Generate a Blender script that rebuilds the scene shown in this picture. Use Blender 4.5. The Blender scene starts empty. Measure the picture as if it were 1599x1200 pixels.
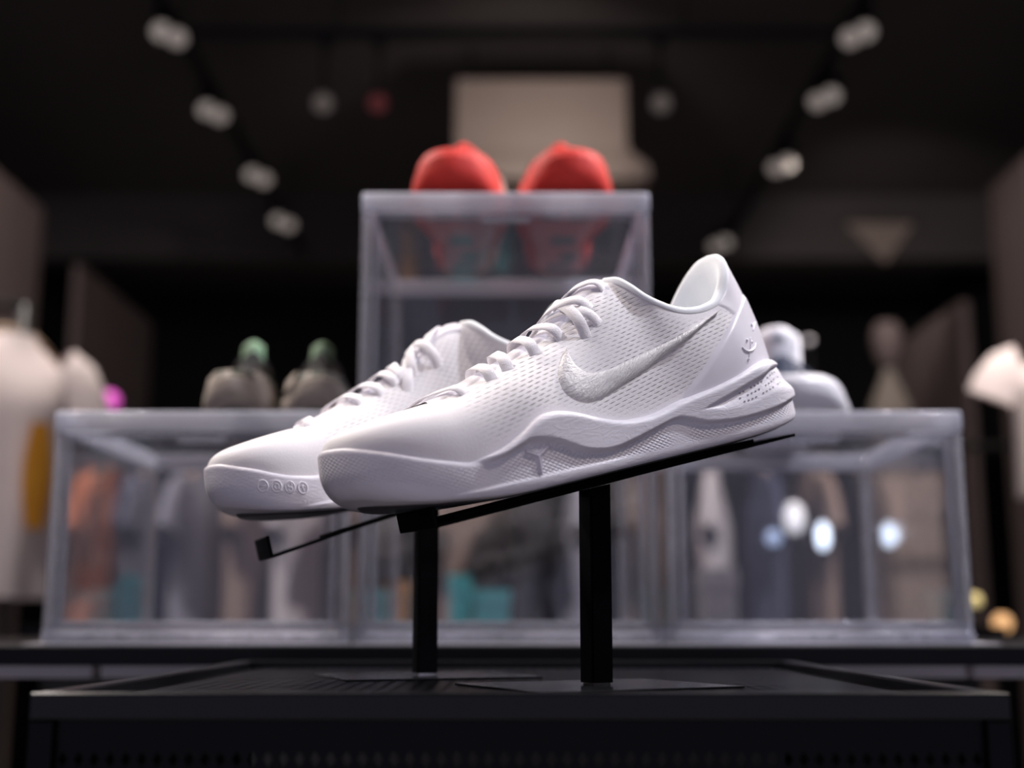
import bpy, bmesh, math, random
from mathutils import Vector, Matrix
from mathutils.bvhtree import BVHTree

random.seed(7)
SC = bpy.context.scene
COL = SC.collection
R = math.radians
PI = math.pi

# ------------------------------------------------------------------ camera
ZC = 1.0                                   # camera height above the shop floor
FPX, CXP, CYP = 2000.0, 799.5, 600.0       # focal length and centre in pixels of the 1599x1200 frame
TILT = math.atan(367 / FPX)                # the camera looks slightly up
cam_d = bpy.data.cameras.new('camera')
cam = bpy.data.objects.new('camera', cam_d)
COL.objects.link(cam)
cam.location = (0, 0, ZC)
cam.rotation_euler = (PI / 2 + TILT, 0, 0)
cam_d.sensor_fit = 'HORIZONTAL'
cam_d.sensor_width = 36.0
cam_d.lens = 36.0 * FPX / 1599.0
cam_d.clip_start = 0.02
cam_d.dof.use_dof = True
cam_d.dof.focus_distance = 0.70
cam_d.dof.aperture_fstop = 3.3
cam_d.dof.aperture_blades = 8
SC.camera = cam

# ------------------------------------------------------------------ world: the bright mall hall beyond the open shop front behind the camera
w = bpy.data.worlds.new('world')
SC.world = w
w.use_nodes = True
w.node_tree.nodes['Background'].inputs[0].default_value = (0.76, 0.73, 1.0, 1)
w.node_tree.nodes['Background'].inputs[1].default_value = 0.52

SC.view_settings.view_transform = 'Standard'
SC.view_settings.look = 'None'
SC.view_settings.gamma = 1.0
SC.view_settings.use_curve_mapping = False
SC.view_settings.exposure = 0.0
SC.cycles.use_denoising = True
SC.cycles.max_bounces = 10
SC.cycles.transparent_max_bounces = 40
SC.cycles.caustics_reflective = False
SC.cycles.caustics_refractive = False
SC.cycles.sample_clamp_indirect = 4.0


def spot(name, loc, target, power, color, size=60, blend=0.6, rad=0.06):
    d = bpy.data.lights.new(name, 'SPOT')
    d.energy = power
    d.color = color
    d.spot_size = R(size)
    d.spot_blend = blend
    d.shadow_soft_size = rad
    o = bpy.data.objects.new(name, d)
    COL.objects.link(o)
    o.location = loc
    o.rotation_euler = (Vector(target) - Vector(loc)).to_track_quat('-Z', 'Y').to_euler()
    return o


WARM = (1.0, 0.90, 0.84)
COOL = (0.86, 0.88, 1.0)
# lamps of the two ceiling tracks that hang over the display (their housings are built with the tracks)
SPOTS = [
    ((-1.15, 0.72, 2.78), (-0.12, 0.74, 1.08), 58, WARM, 34),
    ((1.15, 0.48, 2.78), (0.08, 0.72, 1.10), 56, WARM, 34),
    ((-1.15, 1.10, 2.78), (-0.16, 0.80, 1.10), 70, WARM, 34),
    ((1.15, 0.90, 2.78), (0.00, 1.25, 1.30), 150, COOL, 46),
    ((-1.15, 1.95, 2.78), (-0.10, 1.30, 1.30), 140, WARM, 50),
    ((1.15, 1.70, 2.78), (0.15, 1.30, 1.15), 140, WARM, 50),
]
# added spots without housings, brightening the walls, clothes, counter, air unit and floor
WASH = [
    ((-1.15, 1.50, 2.78), (-1.05, 2.70, 1.35), 36, WARM, 40),
    ((1.15, 1.40, 2.78), (1.30, 2.90, 1.45), 80, WARM, 40),
    ((-1.15, 3.60, 2.78), (-2.05, 5.2, 1.7), 40, WARM, 90),
    ((1.15, 3.60, 2.78), (2.05, 5.0, 1.7), 40, WARM, 90),
    ((-1.15, 2.40, 2.78), (-0.5, 3.6, 1.1), 150, WARM, 70),
    ((-1.15, 1.75, 2.78), (-0.05, 2.45, 1.0), 60, WARM, 40),
    ((1.15, 2.40, 2.78), (0.5, 3.6, 1.1), 150, WARM, 70),
    ((0.15, 4.12, 2.70), (0.08, 4.75, 2.86), 9, WARM, 100),
    ((1.15, 4.90, 2.78), (2.0, 6.6, 2.7), 30, WARM, 60),
    ((-1.15, -0.60, 2.78), (-0.7, -1.2, 0.0), 110, WARM, 70),  # this pair is added behind the camera for bounce off the floor
    ((1.15, -0.60, 2.78), (0.7, -1.2, 0.0), 110, WARM, 70),
]
for i, (l, t, p, c, s) in enumerate(SPOTS):
    spot('track_spot_light', l, t, p, c, s, 0.5, 0.05)
for i, (l, t, p, c, s) in enumerate(WASH):
    spot('wash_spot_light', l, t, p, c, s, 0.7, 0.05)


# ------------------------------------------------------------------ helpers
def ray(px, py):
    """unit-depth direction of a pixel of the photograph, world axes, from the camera"""
    c, s = math.cos(TILT), math.sin(TILT)
    a = (px - CXP) / FPX
    b = (CYP - py) / FPX
    return Vector((a, c - b * s, s + b * c))


def at(px, py, D):
    """world point that stands D metres into the shop on the sight line of a pixel"""
    d = ray(px, py)
    return Vector((0, 0, ZC)) + d * (D / d.y)


def obj(name, me, mat=None, parent=None, smooth=False):
    o = bpy.data.objects.new(name, me)
    COL.objects.link(o)
    if mat is not None:
        me.materials.clear()
        me.materials.append(mat)
    if smooth:
        for p in me.polygons:
            p.use_smooth = True
    if parent is not None:
        o.parent = parent
    return o


def mesh(name, v, f):
    me = bpy.data.meshes.new(name)
    me.from_pydata([tuple(p) for p in v], [], f)
    me.update()
    return me


def empty(name, loc=(0, 0, 0), rz=0.0):
    o = bpy.data.objects.new(name, None)
    o.empty_display_size = 0.02
    COL.objects.link(o)
    o.location = loc
    o.rotation_euler = (0, 0, rz)
    return o


def tag(o, label=None, cat=None, group=None, kind=None):
    if label:
        o['label'] = label
    if cat:
        o['category'] = cat
    if group:
        o['group'] = group
    if kind:
        o['kind'] = kind
    return o


def copy_tree(o, parent=None):
    c = o.copy()
    COL.objects.link(c)
    c.parent = parent
    for ch in list(o.children):
        copy_tree(ch, c)
    return c


class MB:
    """collects boxes, bars, tubes and lathes into one mesh"""

    def __init__(self):
        self.v = []
        self.f = []

    def add(self, v, f):
        n = len(self.v)
        self.v += [Vector(p) for p in v]
        self.f += [tuple(i + n for i in q) for q in f]
        return self

    def box(self, x0, x1, y0, y1, z0, z1, bev=0.0, seg=2):
        bm = bmesh.new()
        bmesh.ops.create_cube(bm, size=1)
        for q in bm.verts:
            q.co = Vector(((x0 + x1) / 2 + q.co.x * (x1 - x0), (y0 + y1) / 2 + q.co.y * (y1 - y0), (z0 + z1) / 2 + q.co.z * (z1 - z0)))
        if bev > 0:
            bmesh.ops.bevel(bm, geom=list(bm.edges), offset=bev, segments=seg, profile=0.5, affect='EDGES')
        bm.verts.index_update()
        self.add([q.co.copy() for q in bm.verts], [[q.index for q in p.verts] for p in bm.faces])
        bm.free()
        return self

    def tube(self, pts, r, n=10, cap=True, close=False):
        pts = [Vector(p) for p in pts]
        rr = r if isinstance(r, (list, tuple)) else [r] * len(pts)
        rows = []
        up = None
        m = len(pts)
        for i, p in enumerate(pts):
            a = pts[(i - 1) % m] if (close or i > 0) else p
            b = pts[(i + 1) % m] if (close or i < m - 1) else p
            t = (b - a).normalized()
            if up is None:
                up = Vector((0, 0, 1)) if abs(t.z) < 0.9 else Vector((1, 0, 0))
            s = t.cross(up).normalized()
            up = s.cross(t).normalized()
            rows.append([p + (s * math.cos(2 * PI * k / n) + up * math.sin(2 * PI * k / n)) * rr[i] for k in range(n)])
        v = [q for r_ in rows for q in r_]
        f = []
        for i in range(m if close else m - 1):
            j = (i + 1) % m
            for k in range(n):
                f.append((i * n + k, i * n + (k + 1) % n, j * n + (k + 1) % n, j * n + k))
        if cap and not close:
            f.append(tuple(range(n - 1, -1, -1)))
            f.append(tuple((m - 1) * n + k for k in range(n)))
        return self.add(v, f)

    def lathe(self, prof, n=24, c=(0, 0, 0)):
        v = []
        f = []
        for (r, z) in prof:
            for k in range(n):
                v.append((c[0] + r * math.cos(2 * PI * k / n), c[1] + r * math.sin(2 * PI * k / n), c[2] + z))
        for i in range(len(prof) - 1):
            for k in range(n):
                f.append((i * n + k, i * n + (k + 1) % n, (i + 1) * n + (k + 1) % n, (i + 1) * n + k))
        return self.add(v, f)

    def xf(self, M):
        self.v = [M @ p for p in self.v]
        return self

    def build(self, name, mat, parent=None, smooth=False):
        return obj(name, mesh(name, self.v, self.f), mat, parent, smooth)


def lerp(a, b, t):
    return a + (b - a) * t


def sstep(a, b, x):
    if a == b:
        return 0.0 if x < a else 1.0
    t = max(0.0, min(1.0, (x - a) / (b - a)))
    return t * t * (3 - 2 * t)


def interp(x, pts):
    """smooth (monotone in between) interpolation through sorted (x, y) pairs"""
    if x <= pts[0][0]:
        return pts[0][1]
    if x >= pts[-1][0]:
        return pts[-1][1]
    for i in range(len(pts) - 1):
        if pts[i][0] <= x <= pts[i + 1][0]:
            x0, y0 = pts[i]
            x1, y1 = pts[i + 1]
            m = (y1 - y0) / (x1 - x0)
            m0 = m if i == 0 else (y1 - pts[i - 1][1]) / (x1 - pts[i - 1][0])
            m1 = m if i == len(pts) - 2 else (pts[i + 2][1] - y0) / (pts[i + 2][0] - x0)
            if m == 0:
                m0 = m1 = 0
            else:
                m0 = m * max(0, min(3, m0 / m))
                m1 = m * max(0, min(3, m1 / m))
            h = x1 - x0
            t = (x - x0) / h
            return (2 * t ** 3 - 3 * t * t + 1) * y0 + (t ** 3 - 2 * t * t + t) * h * m0 + (-2 * t ** 3 + 3 * t * t) * y1 + (t ** 3 - t * t) * h * m1


def catmull(pts, n, closed=False):
    """n samples along a Catmull-Rom spline through pts, evenly spaced by length"""
    P = [Vector(p) for p in pts]
    m = len(P)
    fine = []
    segs = m if closed else m - 1
    for i in range(segs):
        if closed:
            a, b, c, d = P[(i - 1) % m], P[i], P[(i + 1) % m], P[(i + 2) % m]
        else:
            a, b, c, d = P[max(i - 1, 0)], P[i], P[i + 1], P[min(i + 2, m - 1)]
        for k in range(16):
            t = k / 16
            fine.append(0.5 * ((2 * b) + (c - a) * t + (2 * a - 5 * b + 4 * c - d) * t * t + (3 * b - a - 3 * c + d) * t ** 3))
    fine.append(P[0].copy() if closed else P[-1].copy())
    L = [0.0]
    for i in range(1, len(fine)):
        L.append(L[-1] + (fine[i] - fine[i - 1]).length)
    out = []
    j = 0
    cnt = n if closed else n - 1
    for k in range(n):
        t = L[-1] * k / cnt
        while j < len(L) - 2 and L[j + 1] < t:
            j += 1
        d = L[j + 1] - L[j]
        u = 0 if d == 0 else (t - L[j]) / d
        out.append(fine[j].lerp(fine[j + 1], u))
    return out


# ------------------------------------------------------------------ materials
def mat_new(name):
    m = bpy.data.materials.new(name)
    m.use_nodes = True
    nt = m.node_tree
    nt.nodes.clear()
    out = nt.nodes.new('ShaderNodeOutputMaterial')
    return m, nt, out


def N(nt, kind, **kw):
    n = nt.nodes.new(kind)
    for k, v in kw.items():
        if k.startswith('i_'):
            key = k[2:]
            key = int(key) if key.isdigit() else key.replace('_', ' ')
            n.inputs[key].default_value = v
        else:
            setattr(n, k, v)
    return n


def math_n(nt, op, a, b=None, clamp=False):
    n = nt.nodes.new('ShaderNodeMath')
    n.operation = op
    n.use_clamp = clamp
    for i, q in enumerate((a, b)):
        if q is None:
            continue
        if isinstance(q, (int, float)):
            n.inputs[i].default_value = q
        else:
            nt.links.new(q, n.inputs[i])
    return n.outputs[0]


def simple(name, col, rough=0.6, metal=0.0, noise=0.08, scale=60, bump=0.0, spec=0.5, emit=None, estr=0.0, coat=0.0):
    m, nt, out = mat_new(name)
    p = N(nt, 'ShaderNodeBsdfPrincipled')
    tc = N(nt, 'ShaderNodeTexCoord')
    nz = N(nt, 'ShaderNodeTexNoise', i_Scale=scale, i_Detail=4.0)
    nt.links.new(tc.outputs['Object'], nz.inputs['Vector'])
    mix = N(nt, 'ShaderNodeMix', data_type='RGBA')
    mix.inputs['A'].default_value = (*[max(0, c * (1 - noise)) for c in col], 1)
    mix.inputs['B'].default_value = (*[min(1, c * (1 + noise)) for c in col], 1)
    nt.links.new(nz.outputs[0], mix.inputs['Factor'])
    nt.links.new(mix.outputs['Result'], p.inputs['Base Color'])
    p.inputs['Roughness'].default_value = rough
    p.inputs['Metallic'].default_value = metal
    p.inputs['Specular IOR Level'].default_value = spec
    p.inputs['Coat Weight'].default_value = coat
    if bump > 0:
        b = N(nt, 'ShaderNodeBump', i_Strength=bump, i_Distance=0.002)
        nt.links.new(nz.outputs[0], b.inputs['Height'])
        nt.links.new(b.outputs[0], p.inputs['Normal'])
    if emit:
        p.inputs['Emission Color'].default_value = (*emit, 1)
        p.inputs['Emission Strength'].default_value = estr
    nt.links.new(p.outputs[0], out.inputs[0])
    return m


WHITE = (0.80, 0.775, 0.80)


def knit_mat():
    """white engineered knit: rows of short slits with the shade of their depth painted dark, only where the knit attribute is set"""
    m, nt, out = mat_new('white_knit')
    p = N(nt, 'ShaderNodeBsdfPrincipled')
    p.inputs['Roughness'].default_value = 0.75
    p.inputs['Specular IOR Level'].default_value = 0.25
    p.inputs['Sheen Weight'].default_value = 0.15
    tc = N(nt, 'ShaderNodeTexCoord')
    mp = N(nt, 'ShaderNodeMapping')
    mp.inputs['Rotation'].default_value = (0, R(-13.0), 0)
    nt.links.new(tc.outputs['Object'], mp.inputs['Vector'])
    # a slow wobble so the rows are not ruled with a ruler
    wob = N(nt, 'ShaderNodeTexNoise', i_Scale=22.0, i_Detail=1.0)
    nt.links.new(mp.outputs[0], wob.inputs['Vector'])
    sep = N(nt, 'ShaderNodeSeparateXYZ')
    nt.links.new(mp.outputs[0], sep.inputs[0])
    zz = math_n(nt, 'ADD', sep.outputs['Z'], math_n(nt, 'MULTIPLY', wob.outputs[0], 0.0022))
    row = math_n(nt, 'MULTIPLY', zz, 1 / 0.0021)
    rowi = math_n(nt, 'FLOOR', row)
    fr = math_n(nt, 'FRACT', row)
    slit = math_n(nt, 'SUBTRACT', 1.0, math_n(nt, 'MULTIPLY', math_n(nt, 'ABSOLUTE', math_n(nt, 'SUBTRACT', fr, 0.5)), 4.8), clamp=True)
    colx = math_n(nt, 'ADD', math_n(nt, 'MULTIPLY', sep.outputs['X'], 1 / 0.0058), math_n(nt, 'MULTIPLY', math_n(nt, 'MODULO', rowi, 2.0), 0.5))
    cf = math_n(nt, 'FRACT', colx)
    dash = math_n(nt, 'SUBTRACT', 1.25, math_n(nt, 'MULTIPLY', math_n(nt, 'ABSOLUTE', math_n(nt, 'SUBTRACT', cf, 0.5)), 2.6), clamp=True)
    hole = math_n(nt, 'MULTIPLY', slit, dash)
    at_ = N(nt, 'ShaderNodeAttribute', attribute_name='knit')
    var = N(nt, 'ShaderNodeTexNoise', i_Scale=34.0, i_Detail=2.0)
    nt.links.new(tc.outputs['Object'], var.inputs['Vector'])
    vr = math_n(nt, 'MULTIPLY', math_n(nt, 'SUBTRACT', var.outputs[0], 0.22), 1.9, clamp=True)
    hole = math_n(nt, 'MULTIPLY', math_n(nt, 'MULTIPLY', hole, at_.outputs['Fac']), vr)
    mix = N(nt, 'ShaderNodeMix', data_type='RGBA')
    mix.inputs['A'].default_value = (0.81, 0.785, 0.80, 1)
    mix.inputs['B'].default_value = (0.14, 0.105, 0.11, 1)  # dark tone stands for shade down in the slits
    nt.links.new(hole, mix.inputs['Factor'])
    nt.links.new(mix.outputs['Result'], p.inputs['Base Color'])
    fine = N(nt, 'ShaderNodeTexNoise', i_Scale=900.0, i_Detail=2.0)
    nt.links.new(tc.outputs['Object'], fine.inputs['Vector'])
    h = math_n(nt, 'SUBTRACT', math_n(nt, 'MULTIPLY', fine.outputs[0], 0.18), hole)
    b = N(nt, 'ShaderNodeBump', i_Strength=0.55, i_Distance=0.0009)
    nt.links.new(h, b.inputs['Height'])
    nt.links.new(b.outputs[0], p.inputs['Normal'])
    nt.links.new(p.outputs[0], out.inputs[0])
    return m


def foam_mat():
    """white midsole foam, fine diamond hatching where the hatch attribute is set, scratchy grain elsewhere"""
    m, nt, out = mat_new('white_foam')
    p = N(nt, 'ShaderNodeBsdfPrincipled')
    p.inputs['Roughness'].default_value = 0.5
    p.inputs['Specular IOR Level'].default_value = 0.35
    p.inputs['Base Color'].default_value = (0.77, 0.745, 0.80, 1)
    tc = N(nt, 'ShaderNodeTexCoord')
    sep = N(nt, 'ShaderNodeSeparateXYZ')
    nt.links.new(tc.outputs['UV'], sep.inputs[0])
    a1 = math_n(nt, 'ADD', math_n(nt, 'MULTIPLY', sep.outputs['X'], 1 / 0.0034), math_n(nt, 'MULTIPLY', sep.outputs['Y'], 1 / 0.0019))
    a2 = math_n(nt, 'SUBTRACT', math_n(nt, 'MULTIPLY', sep.outputs['X'], 1 / 0.0040), math_n(nt, 'MULTIPLY', sep.outputs['Y'], 1 / 0.0026))
    s1 = math_n(nt, 'ABSOLUTE', math_n(nt, 'SINE', math_n(nt, 'MULTIPLY', a1, PI)))
    s2 = math_n(nt, 'ABSOLUTE', math_n(nt, 'SINE', math_n(nt, 'MULTIPLY', a2, PI)))
    hz = math_n(nt, 'MULTIPLY', s1, s2)
    at_ = N(nt, 'ShaderNodeAttribute', attribute_name='hatch')
    hz = math_n(nt, 'MULTIPLY', hz, at_.outputs['Fac'])
    nz = N(nt, 'ShaderNodeTexNoise', i_Scale=110.0, i_Detail=3.0, i_Distortion=2.5)
    mp = N(nt, 'ShaderNodeMapping')
    mp.inputs['Scale'].default_value = (0.7, 1, 2.4)
    nt.links.new(tc.outputs['Object'], mp.inputs['Vector'])
    nt.links.new(mp.outputs[0], nz.inputs['Vector'])
    g = math_n(nt, 'MULTIPLY', nz.outputs[0], math_n(nt, 'SUBTRACT', 0.9, at_.outputs['Fac'], clamp=True))
    h = math_n(nt, 'ADD', hz, math_n(nt, 'MULTIPLY', g, 0.75))
    b = N(nt, 'ShaderNodeBump', i_Strength=0.5, i_Distance=0.0008)
    nt.links.new(h, b.inputs['Height'])
    nt.links.new(b.outputs[0], p.inputs['Normal'])
    nt.links.new(p.outputs[0], out.inputs[0])
    return m


def thread_mat():
    """embroidered satin stitch running across the ribbon"""
    m, nt, out = mat_new('white_embroidery')
    p = N(nt, 'ShaderNodeBsdfPrincipled')
    p.inputs['Roughness'].default_value = 0.45
    tc = N(nt, 'ShaderNodeTexCoord')
    mp = N(nt, 'ShaderNodeMapping')
    mp.inputs['Scale'].default_value = (75, 4, 1)
    nt.links.new(tc.outputs['UV'], mp.inputs['Vector'])
    nz = N(nt, 'ShaderNodeTexNoise', i_Scale=1.0, i_Detail=3.0, i_Roughness=0.7)
    nt.links.new(mp.outputs[0], nz.inputs['Vector'])
    mix = N(nt, 'ShaderNodeMix', data_type='RGBA')
    mix.inputs['A'].default_value = (0.42, 0.40, 0.42, 1)
    mix.inputs['B'].default_value = (1.0, 0.98, 0.98, 1)
    nt.links.new(nz.outputs[0], mix.inputs['Factor'])
    nt.links.new(mix.outputs['Result'], p.inputs['Base Color'])
    b = N(nt, 'ShaderNodeBump', i_Strength=0.8, i_Distance=0.0016)
    nt.links.new(nz.outputs[0], b.inputs['Height'])
    nt.links.new(b.outputs[0], p.inputs['Normal'])
    nt.links.new(p.outputs[0], out.inputs[0])
    return m


def clear_mat(name, tint, haze, gloss, rough):
    """clear moulded plastic wall: see-through with a Fresnel reflection and a little scuff haze, raised to lighten the view through it"""
    m, nt, out = mat_new(name)
    tr = N(nt, 'ShaderNodeBsdfTransparent')
    tr.inputs[0].default_value = (*tint, 1)
    gl = N(nt, 'ShaderNodeBsdfGlossy')
    gl.inputs['Color'].default_value = (1, 1, 1, 1)
    gl.inputs['Roughness'].default_value = rough
    df = N(nt, 'ShaderNodeBsdfDiffuse')
    df.inputs[0].default_value = (0.85, 0.86, 0.92, 1)
    tl = N(nt, 'ShaderNodeBsdfTranslucent')
    tl.inputs[0].default_value = (0.85, 0.86, 0.92, 1)
    tc = N(nt, 'ShaderNodeTexCoord')
    nz = N(nt, 'ShaderNodeTexNoise', i_Scale=14.0, i_Detail=3.0)
    nt.links.new(tc.outputs['Object'], nz.inputs['Vector'])
    dd = N(nt, 'ShaderNodeMixShader', i_0=0.5)
    nt.links.new(df.outputs[0], dd.inputs[1])
    nt.links.new(tl.outputs[0], dd.inputs[2])
    m1 = N(nt, 'ShaderNodeMixShader')
    nt.links.new(math_n(nt, 'MULTIPLY', nz.outputs[0], haze * 2), m1.inputs[0])
    nt.links.new(tr.outputs[0], m1.inputs[1])
    nt.links.new(dd.outputs[0], m1.inputs[2])
    fr = N(nt, 'ShaderNodeFresnel', i_IOR=1.49)
    m2 = N(nt, 'ShaderNodeMixShader')
    nt.links.new(math_n(nt, 'MULTIPLY', fr.outputs[0], gloss, clamp=True), m2.inputs[0])
    nt.links.new(m1.outputs[0], m2.inputs[1])
    nt.links.new(gl.outputs[0], m2.inputs[2])
    bmp = N(nt, 'ShaderNodeBump', i_Strength=0.06, i_Distance=0.01)
    nt.links.new(nz.outputs[0], bmp.inputs['Height'])
    nt.links.new(bmp.outputs[0], gl.inputs['Normal'])
    nt.links.new(m2.outputs[0], out.inputs[0])
    return m


def rib_mat(name, milky):
    """thick moulded edge of clear plastic: refracts what lies behind, slightly frosted"""
    m, nt, out = mat_new(name)
    gl = N(nt, 'ShaderNodeBsdfGlass', i_Roughness=0.10, i_IOR=1.49)
    gl.inputs['Color'].default_value = (0.93, 0.94, 0.98, 1)
    tr = N(nt, 'ShaderNodeBsdfTransparent')
    tr.inputs[0].default_value = (0.86, 0.88, 0.94, 1)
    tl = N(nt, 'ShaderNodeBsdfTranslucent')
    tl.inputs[0].default_value = (0.86, 0.86, 0.93, 1)
    tc = N(nt, 'ShaderNodeTexCoord')
    nz = N(nt, 'ShaderNodeTexNoise', i_Scale=45.0, i_Detail=3.0)
    nt.links.new(tc.outputs['Object'], nz.inputs['Vector'])
    b = N(nt, 'ShaderNodeBump', i_Strength=0.5, i_Distance=0.01)
    nt.links.new(nz.outputs[0], b.inputs['Height'])
    nt.links.new(b.outputs[0], gl.inputs['Normal'])
    m1 = N(nt, 'ShaderNodeMixShader', i_0=0.35)
    nt.links.new(gl.outputs[0], m1.inputs[1])
    nt.links.new(tr.outputs[0], m1.inputs[2])
    df = N(nt, 'ShaderNodeBsdfDiffuse')
    df.inputs[0].default_value = (0.86, 0.86, 0.93, 1)
    dd = N(nt, 'ShaderNodeMixShader', i_0=0.5)
    nt.links.new(df.outputs[0], dd.inputs[1])
    nt.links.new(tl.outputs[0], dd.inputs[2])
    m2 = N(nt, 'ShaderNodeMixShader', i_0=milky)
    nt.links.new(m1.outputs[0], m2.inputs[1])
    nt.links.new(dd.outputs[0], m2.inputs[2])
    nt.links.new(m2.outputs[0], out.inputs[0])
    return m


M = {}
M['knit'] = knit_mat()
M['foam'] = foam_mat()
M['thread'] = thread_mat()
M['smooth_white'] = simple('white_synthetic', (0.80, 0.77, 0.82), 0.38, noise=0.02, scale=300, bump=0.03)
M['counter'] = simple('white_moulded_plastic', (0.80, 0.77, 0.83), 0.30, noise=0.02, scale=200)
M['lining'] = simple('white_lining', (0.84, 0.86, 0.88), 0.85, noise=0.03, scale=900, bump=0.1)
M['lace'] = simple('white_lace', (0.84, 0.815, 0.84), 0.75, noise=0.05, scale=1200, bump=0.2)
M['sole_rubber'] = simple('dark_outsole_rubber', (0.05, 0.048, 0.055), 0.55, noise=0.03, scale=200)
M['pit'] = simple('shaded_perforation', (0.16, 0.14, 0.17), 0.8, noise=0.05)
M['black_metal'] = simple('black_powder_coat', (0.002, 0.002, 0.003), 0.5, noise=0.2, scale=400, bump=0.02, spec=0.06)
M['black_frame'] = simple('black_frame_paint', (0.002, 0.002, 0.003), 0.32, noise=0.2, scale=300, bump=0.02, spec=0.10)
M['black_rim'] = simple('black_rim_paint', (0.003, 0.003, 0.004), 0.28, noise=0.2, scale=300, bump=0.02, spec=0.25)
M['steel'] = simple('bright_steel', (0.7, 0.68, 0.66), 0.25, metal=1.0, noise=0.05)
M['clear'] = clear_mat('clear_plastic_panel', (0.95, 0.95, 0.965), 0.010, 0.55, 0.03)
M['clear_lid'] = clear_mat('clear_plastic_lid', (0.97, 0.97, 0.98), 0.008, 0.18, 0.05)
M['clear_edge'] = rib_mat('clear_plastic_rib', .24)
M['clear_rim'] = rib_mat('clear_plastic_lid_rim', .50)


# ------------------------------------------------------------------ the low basketball shoe (left shoe; x heel to toe, +y outer side, z up)
LAT = [(.300, -.006), (.2975, .008), (.291, .022), (.279, .0335), (.262, .0425), (.240, .0487), (.210, .051), (.180, .048), (.145, .042), (.105, .038),
       (.065, .0375), (.035, .034), (.016, .026), (.005, .0145)]
MED = [(.0, .0), (.005, -.0145), (.016, -.025), (.035, -.0315), (.065, -.033), (.105, -.030), (.145, -.030), (.180, -.036), (.210, -.043), (.240, -.046),
       (.265, -.0435), (.283, -.0355), (.295, -.022)]
ZT_LAT = [(0, .046), (.0244, .0475), (.042, .0455), (.057, .042), (.070, .039), (.082, .0368), (.094, .0351), (.106, .033), (.118, .0303), (.130, .0287),
          (.1415, .0287), (.153, .0307), (.1655, .0343), (.179, .0387), (.190, .0407), (.198, .0403), (.205, .0378), (.214, .0327), (.224, .0281),
          (.233, .0257), (.243, .0242), (.249, .0254), (.260, .0288), (.270, .0328), (.279, .0369), (.288, .0407), (.296, .0444), (.300, .0455)]
ZT_MED = [(0, .046), (.0244, .0475), (.042, .0455), (.057, .042), (.070, .039), (.082, .0368), (.094, .0351), (.106, .033), (.130, .030), (.165, .0305),
          (.200, .0300), (.225, .0275), (.243, .0265), (.260, .0292), (.270, .0328), (.279, .0369), (.288, .0407), (.296, .0444), (.300, .0455)]
WBOT = [(0, .0225), (.018, .0204), (.031, .0181), (.045, .0165), (.065, .0155), (.082, .0163), (.093, .0182), (.1035, .0218), (.109, .023), (.1136, .0228),
        (.1234, .0208), (.135, .0183), (.148, .0158), (.160, .0146), (.171, .0158), (.179, .0175), (.187, .0211), (.196, .0251), (.204, .0270),
        (.211, .0276), (.215, .0265), (.225, .0235), (.234, .0225), (.2427, .0242)]
BLOW = [(0, .0440), (.029, .0428), (.037, .0400), (.052, .0363), (.072, .0311), (.089, .0267), (.100, .0239)]
LTOP = [(0, .0300), (.017, .0304), (.034, .0274), (.057, .0231), (.074, .0230), (.089, .0258), (.100, .0239)]
ZBOT = [(0, .0105), (.010, .0095), (.035, .0066), (.055, .0053), (.100, .0045), (.190, .0037), (.212, .0036), (.230, .0044), (.2455, .0063),
        (.260, .0083), (.2737, .0108), (.2815, .0125), (.290, .0145), (.300, .0175)]
RIDGE = [(.1095, .1110), (.1166, .1112), (.1226, .1104), (.1293, .1067), (.1392, .1015), (.1442, .0972), (.1528, .0908), (.1602, .0866), (.1755, .0805),
         (.1905, .0745), (.2043, .0700), (.2173, .0655), (.2299, .0616), (.238, .0596), (.2479, .0575), (.2576, .0556), (.2673, .0540), (.280, .0520)]
COLLAR = [(.1110, 0, .1108), (.1100, .0110, .1085), (.1073, .0200, .1020), (.1030, .0250, .0952), (.0964, .0275, .0900), (.0887, .0288, .0857), (.0799, .0288, .0832),
          (.0695, .0280, .0828), (.0600, .0272, .0842), (.0541, .0262, .0862), (.0480, .0245, .0905), (.0405, .0222, .1000), (.0345, .0172, .1085), (.0312, .0095, .1140), (.0300, 0, .1155)]
XO = .118                                   # base x at which the ankle opening begins


def zt(x, lat):
    return interp(x, ZT_LAT if lat else ZT_MED)


def outline(n):
    """closed plan of the sole, n points from the toe tip along the outer side; with outward normals"""
    P = catmull([(x, y, 0) for x, y in LAT + MED], n, True)
    out = []
    for i in range(n):
        t = (P[(i + 1) % n] - P[(i - 1) % n]).normalized()
        out.append((P[i], Vector((-t.y, t.x, 0)) * -1))
    c = Vector((.15, 0, 0))
    if (out[n // 4][0] - c).dot(out[n // 4][1]) < 0:
        out = [(p, -nn) for p, nn in out]
    return out


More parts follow.
